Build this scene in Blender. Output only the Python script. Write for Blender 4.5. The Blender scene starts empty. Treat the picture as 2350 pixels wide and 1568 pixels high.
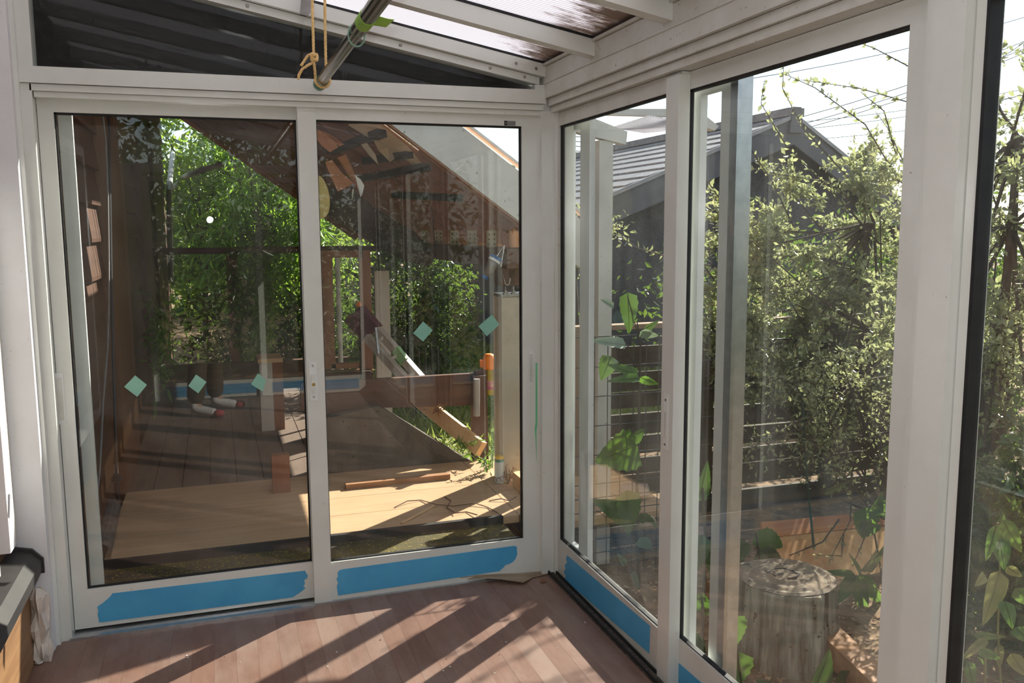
import bpy, bmesh, math, random
import numpy as np
from mathutils import Vector
sc = bpy.context.scene
C = sc.collection
# ---------------------------------------------------------------- camera
W, H, F = 2350.0, 1568.0, 2010.2
CAM = Vector((-1.369, -3.475, 1.5)); YAW, PITCH, ROLL = .3238, -.1288, -.0059
fwd = Vector((math.sin(YAW)*math.cos(PITCH), math.cos(YAW)*math.cos(PITCH), math.sin(PITCH)))
rgt = Vector((math.cos(YAW), -math.sin(YAW), 0)); upv = rgt.cross(fwd)
R2 = math.cos(ROLL)*rgt + math.sin(ROLL)*upv; U2 = -math.sin(ROLL)*rgt + math.cos(ROLL)*upv
cd = bpy.data.cameras.new('camera'); cd.sensor_width = 36; cd.lens = F/W*36; cd.clip_start = .05; cd.clip_end = 300
co = bpy.data.objects.new('camera', cd); C.objects.link(co)
from mathutils import Matrix
co.matrix_world = Matrix(((R2.x, U2.x, -fwd.x, CAM.x), (R2.y, U2.y, -fwd.y, CAM.y), (R2.z, U2.z, -fwd.z, CAM.z), (0, 0, 0, 1)))
sc.camera = co
# survey helpers: the place on a real plane (x, y or z = const) that was measured at a picture point
def ray(px, py): return fwd + (px-W/2)/F*R2 - (py-H/2)/F*U2
def Hx(px, py, v): r = ray(px, py); return CAM + r*((v-CAM.x)/r.x)
def Hy(px, py, v): r = ray(px, py); return CAM + r*((v-CAM.y)/r.y)
def Hz(px, py, v): r = ray(px, py); return CAM + r*((v-CAM.z)/r.z)
# ---------------------------------------------------------------- light
SUN_AZ, SUN_EL = math.radians(38.0), math.radians(34.0)
sv = Vector((math.cos(SUN_EL)*math.cos(SUN_AZ), math.cos(SUN_EL)*math.sin(SUN_AZ), math.sin(SUN_EL)))
w = bpy.data.worlds.new('sky'); sc.world = w; w.use_nodes = True
nt = w.node_tree; N = nt.nodes; N.clear()
sky = N.new('ShaderNodeTexSky'); sky.sky_type = 'NISHITA'; sky.sun_disc = False
sky.sun_elevation = SUN_EL; sky.sun_rotation = math.pi/2-SUN_AZ; sky.air_density = 1.0; sky.dust_density = .4
tc = N.new('ShaderNodeTexCoord'); mp = N.new('ShaderNodeMapping'); mp.inputs['Scale'].default_value = (1.2, 1.2, 4.5)
nz = N.new('ShaderNodeTexNoise'); nz.inputs['Scale'].default_value = 2.2; nz.inputs['Detail'].default_value = 8; nz.inputs['Roughness'].default_value = .62
cr = N.new('ShaderNodeValToRGB'); cr.color_ramp.elements[0].position = .38; cr.color_ramp.elements[1].position = .66
mx = N.new('ShaderNodeMixRGB'); mx.inputs[2].default_value = (6.2, 6.3, 6.5, 1)
bg = N.new('ShaderNodeBackground'); bg.inputs['Strength'].default_value = .38
wo = N.new('ShaderNodeOutputWorld')
nt.links.new(tc.outputs['Generated'], mp.inputs[0]); nt.links.new(mp.outputs[0], nz.inputs[0]); nt.links.new(nz.outputs[0], cr.inputs[0])
nt.links.new(cr.outputs[0], mx.inputs[0]); nt.links.new(sky.outputs[0], mx.inputs[1]); nt.links.new(mx.outputs[0], bg.inputs[0]); nt.links.new(bg.outputs[0], wo.inputs[0])
sl = bpy.data.lights.new('sun', 'SUN'); sl.energy = 24.0; sl.angle = .0093; sl.color = (1, .93, .82)
so = bpy.data.objects.new('sun', sl); C.objects.link(so); so.rotation_euler = sv.to_track_quat('Z', 'Y').to_euler(); so.location = sv*30
# the photographer's camera flash, seen mirrored in the left pane
FLASH = Vector((-1.40, -3.43, 1.575))
fl = bpy.data.lights.new('camera_flash', 'SPOT'); fl.energy = 92; fl.shadow_soft_size = .022; fl.spot_size = math.radians(118); fl.spot_blend = .5; fl.color = (1, 1, .985)
fo = bpy.data.objects.new('camera_flash', fl); C.objects.link(fo); fo.location = FLASH
fo.rotation_euler = (-(fwd+Vector((0, 0, .08)))).to_track_quat('Z', 'Y').to_euler()
vs = sc.view_settings; vs.view_transform = 'Standard'; vs.look = 'None'; vs.gamma = 1; vs.use_curve_mapping = False; vs.exposure = -0.72
try:
    cy_ = sc.cycles; cy_.transparent_max_bounces = 24; cy_.max_bounces = 8; cy_.transmission_bounces = 8; cy_.diffuse_bounces = 3; cy_.glossy_bounces = 3; cy_.adaptive_threshold = .08; cy_.adaptive_min_samples = 16
    cy_.caustics_reflective = False; cy_.caustics_refractive = False
except Exception: pass
# ---------------------------------------------------------------- materials
def _nodes(name):
    m = bpy.data.materials.new(name); m.use_nodes = True; n = m.node_tree.nodes; n.clear()
    out = n.new('ShaderNodeOutputMaterial'); return m, n, m.node_tree.links, out
def noise(n, l, scale, stretch=(1, 1, 1), detail=4, rough=.6, coord='Object', offrand=True):
    t = n.new('ShaderNodeTexCoord'); mp = n.new('ShaderNodeMapping'); mp.inputs['Scale'].default_value = stretch
    l.new(t.outputs[coord], mp.inputs[0])
    if offrand:
        oi = n.new('ShaderNodeObjectInfo'); mul = n.new('ShaderNodeMath'); mul.operation = 'MULTIPLY'; mul.inputs[1].default_value = 37.0
        cmb = n.new('ShaderNodeCombineXYZ'); l.new(oi.outputs['Random'], mul.inputs[0])
        for k in range(3): l.new(mul.outputs[0], cmb.inputs[k])
        l.new(cmb.outputs[0], mp.inputs['Location'])
    z = n.new('ShaderNodeTexNoise'); z.inputs['Scale'].default_value = scale; z.inputs['Detail'].default_value = detail; z.inputs['Roughness'].default_value = rough
    l.new(mp.outputs[0], z.inputs[0]); return z.outputs[0]
def ramp(n, l, fac, stops):
    r = n.new('ShaderNodeValToRGB'); e = r.color_ramp.elements
    while len(e) < len(stops): e.new(.5)
    for k, (p, c) in enumerate(stops): e[k].position = p; e[k].color = (*c, 1) if len(c) == 3 else c
    l.new(fac, r.inputs[0]); return r.outputs[0]
def mixc(n, l, fac, a, b, mode='MIX'):
    m = n.new('ShaderNodeMixRGB'); m.blend_type = mode
    if isinstance(fac, (int, float)): m.inputs[0].default_value = fac
    else: l.new(fac, m.inputs[0])
    for k, v in ((1, a), (2, b)):
        if isinstance(v, tuple): m.inputs[k].default_value = (*v, 1)
        else: l.new(v, m.inputs[k])
    return m.outputs[0]
def bsdf(n, l, col, rough=.5, spec=.4, metal=0.0):
    p = n.new('ShaderNodeBsdfPrincipled'); p.inputs['Roughness'].default_value = rough; p.inputs['Metallic'].default_value = metal
    p.inputs['Specular IOR Level'].default_value = spec
    if isinstance(col, tuple): p.inputs['Base Color'].default_value = (*col, 1)
    else: l.new(col, p.inputs['Base Color'])
    return p
def bump(n, l, p, h, strength=.3, dist=.01):
    b = n.new('ShaderNodeBump'); b.inputs['Strength'].default_value = strength; b.inputs['Distance'].default_value = dist
    l.new(h, b.inputs['Height']); l.new(b.outputs[0], p.inputs['Normal'])
def mat(name, c1, c2=None, scale=6, rough=.5, spec=.4, metal=0, bmp=0, stretch=(1, 1, 1), speck=None, speckscale=90, speckpos=.68, lo=.35, hi=.65):
    m, n, l, out = _nodes(name); c2 = c2 or tuple(v*.85 for v in c1)
    z = noise(n, l, scale, stretch); col = ramp(n, l, z, [(lo, c1), (hi, c2)])
    if speck:
        s = noise(n, l, speckscale, (1, 1, 1), 2); f_ = ramp(n, l, s, [(speckpos, (0, 0, 0)), (speckpos+.05, (1, 1, 1))]); col = mixc(n, l, f_, col, speck)
    p = bsdf(n, l, col, rough, spec, metal)
    if bmp: bump(n, l, p, z, bmp)
    l.new(p.outputs[0], out.inputs[0]); return m
def wood(name, c1, c2, axis=0, scale=14, rough=.6, spec=.3, bmp=.25, weather=None, along=.06, amt=.6):
    m, n, l, out = _nodes(name); st = [1, 1, 1]; st[axis] = along
    z = noise(n, l, scale*4, tuple(st), 6, .65); col = ramp(n, l, z, [(.3, c1), (.7, c2)])
    if weather:
        z2 = noise(n, l, 3.5, tuple(.4+.6*v for v in st), 5, .7); f_ = ramp(n, l, z2, [(.42, (0, 0, 0)), (.62, (amt, amt, amt))]); col = mixc(n, l, f_, col, weather)
    p = bsdf(n, l, col, rough, spec); bump(n, l, p, z, bmp, .004); l.new(p.outputs[0], out.inputs[0]); return m
def leaf_mat(name, stops, trans=.45, rough=.35, spec=.5, tcol=(.35, .55, .06)):
    m, n, l, out = _nodes(name); g = n.new('ShaderNodeNewGeometry')
    col = ramp(n, l, g.outputs['Random Per Island'], stops)
    p = bsdf(n, l, col, rough, spec); t = n.new('ShaderNodeBsdfTranslucent')
    tc_ = mixc(n, l, .62, col, tcol); l.new(tc_, t.inputs[0])
    mx = n.new('ShaderNodeMixShader'); mx.inputs[0].default_value = trans; l.new(p.outputs[0], mx.inputs[1]); l.new(t.outputs[0], mx.inputs[2]); l.new(mx.outputs[0], out.inputs[0]); return m
def glass_mat(name, dust=.10, tint=(.93, .95, .94), refl=.045):
    m, n, l, out = _nodes(name)
    tr = n.new('ShaderNodeBsdfTransparent'); tr.inputs[0].default_value = (*tint, 1)
    gl = n.new('ShaderNodeBsdfGlossy'); gl.inputs['Roughness'].default_value = 0.0
    lw = n.new('ShaderNodeLayerWeight'); lw.inputs[0].default_value = .5
    pw = n.new('ShaderNodeMath'); pw.operation = 'POWER'; pw.inputs[1].default_value = 5; l.new(lw.outputs['Facing'], pw.inputs[0])
    ma = n.new('ShaderNodeMath'); ma.operation = 'MULTIPLY_ADD'; ma.inputs[1].default_value = 1-refl; ma.inputs[2].default_value = refl; l.new(pw.outputs[0], ma.inputs[0])
    m1 = n.new('ShaderNodeMixShader'); l.new(ma.outputs[0], m1.inputs[0]); l.new(tr.outputs[0], m1.inputs[1]); l.new(gl.outputs[0], m1.inputs[2])
    d1 = n.new('ShaderNodeBsdfTranslucent'); d1.inputs[0].default_value = (.8, .8, .78, 1); d2 = n.new('ShaderNodeBsdfDiffuse'); d2.inputs[0].default_value = (.7, .69, .66, 1)
    dm = n.new('ShaderNodeMixShader'); dm.inputs[0].default_value = .35; l.new(d1.outputs[0], dm.inputs[1]); l.new(d2.outputs[0], dm.inputs[2])
    z = noise(n, l, 2.6, (1, 1, .55), 3, .7, offrand=False)
    a = ramp(n, l, z, [(.38, (dust*.18,)*3), (.75, (dust,)*3)]); fc = a
    m2 = n.new('ShaderNodeMixShader'); l.new(fc, m2.inputs[0]); l.new(m1.outputs[0], m2.inputs[1]); l.new(dm.outputs[0], m2.inputs[2]); l.new(m2.outputs[0], out.inputs[0]); return m
def poly_mat(name):
    m, n, l, out = _nodes(name)
    t = n.new('ShaderNodeTexCoord'); wv = n.new('ShaderNodeTexWave'); wv.wave_type = 'BANDS'; wv.bands_direction = 'Y'; wv.inputs['Scale'].default_value = 18; wv.inputs['Distortion'].default_value = .4
    l.new(t.outputs['Object'], wv.inputs[0])
    base = ramp(n, l, wv.outputs['Fac'], [(.0, (.40, .39, .43)), (.45, (.62, .61, .65)), (1, (.73, .72, .74))])
    z = noise(n, l, 7.0, (1.0, 2.6, 1), 8, .8); sep = n.new('ShaderNodeSeparateXYZ'); l.new(t.outputs['Object'], sep.inputs[0])
    mr = n.new('ShaderNodeMapRange'); mr.inputs['From Min'].default_value = .35; mr.inputs['From Max'].default_value = 1.0; mr.inputs['To Min'].default_value = -.3; mr.inputs['To Max'].default_value = .38
    l.new(sep.outputs[0], mr.inputs[0]); ad = n.new('ShaderNodeMath'); ad.operation = 'ADD'; l.new(z, ad.inputs[0]); l.new(mr.outputs[0], ad.inputs[1])
    st = ramp(n, l, ad.outputs[0], [(.62, (0, 0, 0)), (.76, (.9,)*3)])
    col = mixc(n, l, st, base, (.10, .065, .04))
    tl = n.new('ShaderNodeBsdfTranslucent'); l.new(col, tl.inputs[0]); df = bsdf(n, l, col, .3, .5)
    m1 = n.new('ShaderNodeMixShader'); m1.inputs[0].default_value = .82; l.new(df.outputs[0], m1.inputs[1]); l.new(tl.outputs[0], m1.inputs[2])
    l.new(m1.outputs[0], out.inputs[0]); return m
ALU = mat('white_aluminium', (.675, .69, .65), (.635, .645, .60), 5, .20, .5, speck=(.30, .26, .20), speckscale=60, speckpos=.74)
ALUD = mat('mildewed_aluminium', (.60, .60, .56), (.52, .51, .455), 7, .42, .45, speck=(.27, .22, .16), speckscale=75, speckpos=.68)
SCRN = mat('outer_screen_aluminium', (.70, .72, .70), (.62, .64, .62), 5, .4, .5, speck=(.35, .33, .30), speckscale=70, speckpos=.73)
SHINY = mat('bare_aluminium', (.55, .57, .60), (.45, .47, .50), 30, .28, .5, metal=.9)
GASK = mat('black_gasket', (.012, .012, .013), (.02, .02, .02), 20, .6, .3)
GLASS = glass_mat('dusty_glass', .013, (.92, .94, .93), .042)
GLASSB = glass_mat('dusty_glass_right', .026, refl=.038)
GLASSC = glass_mat('clean_glass', .008, refl=.016)
POLY = poly_mat('stained_polycarbonate')
STEEL = mat('stainless_pole', (.22, .19, .15), (.34, .31, .27), 8, .22, .5, metal=1)
SCREW = mat('screw_steel', (.45, .44, .42), (.3, .29, .27), 40, .35, .5, metal=.9)
BLUE = mat('blue_tape', (.065, .32, .58), (.085, .38, .64), 5, .45, .4, speck=(.03, .12, .2), speckscale=70, speckpos=.75)
GREENT = mat('mint_tape', (.20, .42, .33), (.26, .50, .40), 7, .55, .3)
TAPEG = mat('green_masking_tape', (.10, .42, .20), (.16, .50, .26), 6, .5, .3)
ROPE = mat('yellow_rope', (.85, .62, .30), (.70, .46, .18), 60, .7, .2, bmp=.4)
BRONZE = mat('bronze_aluminium', (.022, .020, .020), (.034, .031, .030), 6, .5, .35)
CREAM = mat('cream_wall', (.66, .63, .53), (.60, .57, .47), 5, .5, .3)
# ---------------------------------------------------------------- mesh helpers
WL = {}
def bx(bm, x0, x1, y0, y1, z0, z1):
    v = [bm.verts.new(p) for p in ((x0, y0, z0), (x1, y0, z0), (x1, y1, z0), (x0, y1, z0), (x0, y0, z1), (x1, y0, z1), (x1, y1, z1), (x0, y1, z1))]
    for f_ in ((0, 3, 2, 1), (4, 5, 6, 7), (0, 1, 5, 4), (1, 2, 6, 5), (2, 3, 7, 6), (3, 0, 4, 7)): bm.faces.new([v[i] for i in f_])
    return bm
def prism(bm, pts, ext):
    ext = Vector(ext); a = [bm.verts.new(Vector(p)) for p in pts]; b = [bm.verts.new(Vector(p)+ext) for p in pts]; n = len(a)
    bm.faces.new(a); bm.faces.new(b[::-1])
    for i in range(n): bm.faces.new([a[i], b[i], b[(i+1) % n], a[(i+1) % n]])
    return bm
def beam(bm, p0, p1, w, h, up=(0, 0, 1)):
    p0, p1, up = Vector(p0), Vector(p1), Vector(up); d = (p1-p0).normalized(); s = d.cross(up).normalized(); u = s.cross(d)
    q = [p0+s*a*w/2+u*b*h/2 for a, b in ((-1, -1), (1, -1), (1, 1), (-1, 1))]
    return prism(bm, q, p1-p0)
def tube(bm, pts, r, seg=8, cap=True):
    pts = [Vector(p) for p in pts]; rings = []; rs = r if isinstance(r, (list, tuple)) else [r]*len(pts); pu = None
    for i, p in enumerate(pts):
        d = (pts[min(i+1, len(pts)-1)]-pts[max(i-1, 0)])
        d = d.normalized() if d.length > 1e-9 else Vector((0, 0, 1))
        u = (pu - d*pu.dot(d)) if pu else d.orthogonal()
        if u.length < 1e-6: u = d.orthogonal()
        u.normalize(); pu = u; v = d.cross(u)
        rings.append([bm.verts.new(p+(u*math.cos(2*math.pi*k/seg)+v*math.sin(2*math.pi*k/seg))*rs[i]) for k in range(seg)])
    for a, b in zip(rings, rings[1:]):
        for k in range(seg): bm.faces.new([a[k], a[(k+1) % seg], b[(k+1) % seg], b[k]])
    if cap: bm.faces.new(rings[0][::-1]); bm.faces.new(rings[-1])
    return bm
def lathe(bm, prof, c, ax=(0, 0, 1), seg=20):
    ax = Vector(ax).normalized(); u = ax.orthogonal().normalized(); v = ax.cross(u); c = Vector(c)
    rings = [[bm.verts.new(c+ax*z+(u*math.cos(2*math.pi*k/seg)+v*math.sin(2*math.pi*k/seg))*max(r, 1e-4)) for k in range(seg)] for r, z in prof]
    for a, b in zip(rings, rings[1:]):
        for k in range(seg): bm.faces.new([a[k], a[(k+1) % seg], b[(k+1) % seg], b[k]])
    bm.faces.new(rings[0][::-1]); bm.faces.new(rings[-1]); return bm
def B(): return bmesh.new()
def box(*a): return bx(B(), *a)
def ob(name, bm, m, parent=None, bev=0, smooth=False):
    if bev:
        bmesh.ops.bevel(bm, geom=[e for e in bm.edges if e.is_manifold and e.calc_face_angle(0) > .6], offset=bev, segments=1, affect='EDGES')
    bmesh.ops.recalc_face_normals(bm, faces=bm.faces)
    lo = Vector([min(v.co[k] for v in bm.verts) for k in range(3)]); hi = Vector([max(v.co[k] for v in bm.verts) for k in range(3)])
    o0 = Vector(((lo.x+hi.x)/2, (lo.y+hi.y)/2, lo.z))
    for v in bm.verts: v.co -= o0
    me = bpy.data.meshes.new(name); bm.to_mesh(me); bm.free()
    if smooth:
        me.shade_smooth()
    for mm in (m if isinstance(m, (list, tuple)) else [m]): me.materials.append(mm)
    o = bpy.data.objects.new(name, me); C.objects.link(o); WL[o] = o0
    if parent: o.parent = parent; o.location = o0-WL[parent]
    else: o.location = o0
    return o
def inst(src, parent, loc, rot=None, name=None):
    o = src.copy(); C.objects.link(o); o.name = name or src.name.split('.')[0]; loc = Vector(loc); WL[o] = loc; o.parent = parent; o.location = loc-(WL[parent] if parent else Vector())
    if rot is not None: o.rotation_euler = rot
    return o
def tag(o, label, cat, group=None):
    o['label'] = label; o['category'] = cat
    if group: o['group'] = group
    return o
def struct(o, label=None):
    o['kind'] = 'structure'
    if label: o['label'] = label
    return o
def empty(name, loc):
    o = bpy.data.objects.new(name, None); C.objects.link(o); o.location = loc; o.empty_display_size = .1; WL[o] = Vector(loc); return o
def thing(name, label, cat, loc, group=None): return tag(empty(name, loc), label, cat, group)
def stuff(o): o['kind'] = 'stuff'; return o
def leaves_np(name, pts, size, m, parent=None, seed=0, aspect=.45, droop=0., up=None, fold=.18, dirs=None):
    r = np.random.default_rng(seed); n = len(pts); pts = np.asarray(pts, float); size = np.asarray(size, float)*np.ones(n)
    d = r.normal(size=(n, 3)) if dirs is None else np.asarray(dirs)+r.normal(size=(n, 3))*.35
    d[:, 2] -= droop; d /= np.linalg.norm(d, axis=1)[:, None]
    q = r.normal(size=(n, 3))
    if up is not None: q = q*.6+np.array(up)
    s = np.cross(d, q); s /= np.linalg.norm(s, axis=1)[:, None]+1e-9; nn = np.cross(s, d)
    L = size[:, None]; Wd = L*aspect*.5
    v = np.stack([pts, pts+d*L*.45+s*Wd+nn*L*fold*.5, pts+d*L-nn*L*fold*.6, pts+d*L*.45-s*Wd+nn*L*fold*.5], 1).reshape(-1, 3)
    o0 = np.array([v[:, 0].mean(), v[:, 1].mean(), v[:, 2].min()]); v = v-o0
    i = np.arange(n)*4; fa = np.stack([np.stack([i, i+1, i+2], 1), np.stack([i, i+2, i+3], 1)], 1).reshape(-1, 3)
    me = bpy.data.meshes.new(name); me.vertices.add(len(v)); me.vertices.foreach_set('co', v.ravel().astype(np.float32))
    me.loops.add(fa.size); me.loops.foreach_set('vertex_index', fa.ravel().astype(np.int32)); me.polygons.add(len(fa))
    me.polygons.foreach_set('loop_start', (np.arange(len(fa))*3).astype(np.int32)); me.polygons.foreach_set('loop_total', np.full(len(fa), 3, np.int32))
    me.update(calc_edges=True); me.materials.append(m)
    o = bpy.data.objects.new(name, me); C.objects.link(o); WL[o] = Vector(o0)
    if parent: o.parent = parent; o.location = Vector(o0)-WL[parent]
    else: o.location = o0
    return o
RNG = random.Random(7)
# ---------------------------------------------------------------- room shell
LFT, BACK = -1.975, -4.6
PLANK = [wood('floor_print_%d' % i, c1, c2, 1, 9, .42, .35, .06, weather=(.27, .20, .165), along=.12, amt=.55) for i, (c1, c2) in enumerate((
    ((.15, .082, .060), (.205, .118, .088)), ((.16, .088, .064), (.215, .125, .092)), ((.14, .077, .056), (.195, .110, .082))))]
SUBF = mat('subfloor', (.10, .06, .04), None, 5, .8)
fl_ = struct(ob('floor', box(LFT-.13, .02, BACK, .02, -.10, -.022), SUBF), 'brown printed plank floor of the sunroom')
npl = 27; pw_ = (.0-.03-(LFT-.06))/npl
psrc = None
for i in range(npl):
    x0 = LFT-.06+i*pw_
    ob('plank', box(x0+.0002, x0+pw_-.0002, BACK+.02, -.03, -.022, 0+RNG.uniform(-.0004, .0004)), PLANK[i % 3 if RNG.random() < .7 else RNG.randrange(3)], fl_)
# ---- wall_front (glazed end wall, y = 0)
ZT, ZB = 1.912, .163
RS = .188                                     # roof pitch
def roofz(x): return 2.075+.0-RS*(x+.10)      # underside of the end rafter
wf = struct(ob('wall_front', box(LFT, -.07, -.055, .05, 2.000, 2.055), ALU, bev=.003), 'white aluminium transom beam and glazed end wall')
ob('head_track', box(LFT+.03, -.075, -.045, .05, 1.975, 1.998), ALU, wf, .002)
ob('jamb_block', box(LFT, LFT+.035, -.045, .05, 1.975, 1.999), ALU, wf, .002)
ob('head_frame', box(LFT+.04, -.08, -.035, .05, 1.955, 1.974), ALU, wf, .002)
ob('jamb', box(LFT, -1.938, -.05, .05, 0, 1.975), ALU, wf, .003)
ob('jamb', box(-.086, -.034, -.05, .05, -.005, 1.972), ALU, wf, .003)
ob('jamb_lip', box(-.034, -.012, -.065, -.02, -.005, 2.0), ALU, wf, .002)
ob('sill_track', box(LFT+.02, -.03, -.035, .05, -.022, .004), SHINY, wf, .002)
ob('sill_track', box(LFT+.03, -1.06, -.060, -.040, -.010, .010), SHINY, wf, .003)
ob('transom_post', box(LFT, -1.93, -.04, .04, 2.055, roofz(-1.95)+.02), ALU, wf, .002)
ob('transom_post', box(-.115, -.075, -.05, .04, 2.055, roofz(-.1)), ALU, wf, .002)
ob('transom_gasket', prism(B(), [(-1.93, -.006, 2.055), (-1.93, -.006, 2.061), (-.115, -.006, 2.061), (-.115, -.006, 2.055)], (0, .012, 0)), GASK, wf)
ob('transom_pane', prism(B(), [(-1.94, 0, 2.05), (-.115, 0, 2.05), (-.115, 0, roofz(-.115)+.01), (-1.94, 0, roofz(-1.94)+.01)], (0, .005, 0)), GLASSC, wf)
# ---- sliding sashes
def sash(name, label, a0, a1, g0, g1, plane, axis, z0, zt, st0, st1, glassm, alu=ALU, lip=.018):
    """axis 'x': sash in a y-plane running along x;  axis 'y': sash in an x-plane running along y"""
    def bb(u0, u1, d0, d1, z0_, z1_):
        if u0 > u1: u0, u1 = u1, u0
        return box(u0, u1, plane+d0, plane+d1, z0_, z1_) if axis == 'x' else box(plane+d0, plane+d1, u0, u1, z0_, z1_)
    root = struct(ob(name, bb(a0, a1, -lip, lip, z0, ZB), alu, bev=.003), label)         # bottom rail is the base
    ob('top_rail', bb(a0, a1, -lip, lip, ZT, zt), alu, root, .003)
    ob('stile', bb(a0, g0, -lip+st0, lip, ZB, ZT), alu, root, .003)
    ob('stile', bb(g1, a1, -lip+st1, lip, ZB, ZT), alu, root, .003)
    g = .007
    for u0, u1, zz0, zz1 in ((g0, g1, ZT-g, ZT), (g0, g1, ZB, ZB+g*.6), (g0, g0+g*.8 if g1 > g0 else g0-g*.8, ZB, ZT), (g1-g*.8 if g1 > g0 else g1+g*.8, g1, ZB, ZT)):
        ob('gasket', bb(u0, u1, -.008, .008, zz0, zz1), GASK, root)
    ob('pane', bb(g0, g1, -.0025, .0025, ZB, ZT), glassm, root)
    return root
d1 = sash('door_1', 'left sliding glass door of the end wall with torn blue tape', -1.936, -1.02, -1.885, -1.058, .03, 'x', .012, 1.956, 0, 0, GLASS)
d2 = sash('door_2', 'right sliding glass door of the end wall, beside the room corner', -1.056, -.086, -.989, -.162, -.002, 'x', .004, 1.955, 0, 0, GLASS)
ob('stile_cover', box(-1.057, -.988, -.030, -.019, .0, 1.962), ALU, d2, .003)
ob('stile_cap', box(-1.058, -.987, -.031, -.018, 1.940, 1.966), ALUD, d2, .002)
def pull(root, bmf, bmi): ob('handle_plate', bmf, SCRN, root, .001); ob('handle_recess', bmi, ALUD, root, .002)
h = Hy(138, 912, .012); pull(d1, box(h.x-.018, h.x+.015, .0085, .013, h.z-.10, h.z+.09), box(h.x-.009, h.x+.009, .0065, .0125, h.z-.085, h.z+.072))
h = Hy(1218, 845, -.02); pull(d2, box(h.x-.011, h.x+.011, -.0235, -.019, h.z-.075, h.z+.075), box(h.x-.006, h.x+.006, -.026, -.019, h.z-.06, h.z+.06))
h = Hy(719, 875, -.03); lk = ob('lock_plate', box(h.x-.015, h.x+.015, -.034, -.029, h.z-.078, h.z+.078), SCRN, d2, .002)
BRASS = mat('yellowed_brass', (.55, .42, .12), (.45, .33, .08), 30, .35, .5, metal=.6)
ob('lock_latch', box(h.x-.008, h.x+.008, -.040, -.033, h.z-.045, h.z+.025), ALU, lk, .001)
ob('lock_button', lathe(B(), [(.007, 0), (.007, .006)], (h.x, -.034, h.z-.012), (0, -1, 0), 10), BRASS, lk)
for s in (-.062, .062): ob('screw', lathe(B(), [(.004, 0), (.004, .002)], (h.x, -.034, h.z+s), (0, -1, 0), 8), SCREW, lk)
pl = Hy(1170, 283, -.02); ST = mat('grey_sticker', (.17, .17, .18), (.20, .20, .21), 20, .4)
stk = ob('maker_sticker', box(pl.x-.024, pl.x+.024, -.0215, -.0198, pl.z-.009, pl.z+.009), ST, d2)
ob('sticker_mark', box(pl.x-.024, pl.x-.013, -.0222, -.0214, pl.z-.009, pl.z+.009), GASK, stk)
ob('sticker_square', box(pl.x-.0215, pl.x-.0155, -.0228, -.0221, pl.z-.003, pl.z+.003), ST, stk)
# ---- wall_right (glazed long wall, x = 0): inner sash next to the corner, outer sash next, then post and further bays
wr = struct(ob('wall_right', box(-.075, .06, BACK, .04, 2.022, 2.145), ALUD, bev=.003), 'mildewed white aluminium gutter beam over the side glazing')
ob('beam_groove', box(-.079, -.07, BACK, .02, 2.078, 2.083), ALUD, wr)
ob('beam_top_lip', box(-.088, .06, BACK, .04, 2.147, 2.156), ALUD, wr, .002)
ob('roof_ledge', box(-.060, .06, BACK, .04, 2.156, 2.205), ALUD, wr, .002)
ob('head_frame', box(-.058, .05, BACK, .02, 1.992, 2.020), ALUD, wr, .003)
ob('head_track', box(-.045, .05, BACK, -.03, 1.966, 1.990), ALUD, wr, .003)
ob('corner_post', box(-.030, .05, -.062, .05, -.01, 2.02), ALU, wr, .003)
ob('corner_filler', box(-.078, .0, -.035, .05, 1.950, 2.060), ALU, wr, .002)
ob('corner_cover', box(-.047, -.012, -.045, -.020, -.01, 1.99), ALU, wr, .003)
GRIME = mat('grimy_sill', (.035, .03, .025), (.09, .075, .06), 30, .8, speck=(.35, .3, .25), speckscale=60, speckpos=.66)
ob('sill_track', box(-.062, .05, BACK, -.03, -.022, .006), GRIME, wr)
for x in (-.060, -.030): ob('sill_rail', box(x, x+.006, BACK, -.04, .006, .016), GASK, wr)
yb2 = Hx(1520, 800, -.030).y; yb2n = Hx(1547, 800, -.030).y; yb3 = Hx(1574, 800, .022).y; yb4 = Hx(2062, 800, .022).y
d3 = sash('door_3', 'sliding glass door of the side wall nearest the room corner', -.064, yb2n, -.078, yb2+.002, -.006, 'y', .010, 1.964, 0, 0, GLASSB, ALUD, .014)
ob('stile_cover', box(-.031, .0085, yb2n-.001, yb2, .0, 1.955), ALU, d3, .003)
d4 = sash('door_4', 'wide sliding glass door of the side wall showing the stump', yb2-.01, yb4-.075, yb3, yb4, .022, 'y', .010, 1.964, 0, 0, GLASSB, ALU, .013)
h = Hx(1522, 965, -.032); lk = ob('lock_plate', box(-.0335, -.029, h.y-.03, h.y-.005, h.z-.09, h.z+.09), SCRN, d3, .002)
ob('lock_slot', box(-.036, -.033, h.y-.022, h.y-.013, h.z-.05, h.z+.03), ALUD, lk)
for s in (-.075, .07): ob('screw', lathe(B(), [(.004, 0), (.004, .002)], (-.0335, h.y-.017, h.z+s), (-1, 0, 0), 8), SCREW, lk)
# post after the second sash
yp = yb4-.078
ob('bay_post', box(-.020, .05, yp-.032, yp, -.01, 1.968), ALU, wr, .002)
ob('bay_post_cover', box(-.040, .05, yp-.115, yp-.034, -.01, 2.0), ALU, wr, .003)
y5 = yp-.118
d5 = sash('door_5', 'side sliding glass door beyond the wide white post at the picture edge', y5, y5-1.02, y5-.028, y5-.97, .0, 'y', .010, 1.964, 0, 0, GLASSB)
ob('gasket_rim', box(-.022, .01, y5-.034, y5-.026, ZB, ZT), GASK, d5)
d6 = sash('door_6', 'last sliding glass door of the side wall at the far back end', y5-.98, BACK+.07, y5-1.04, BACK+.13, .026, 'y', .010, 1.964, 0, 0, GLASSB)
ob('end_post', box(-.05, .05, BACK, BACK+.06, -.01, 2.02), ALU, wr, .003)
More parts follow.
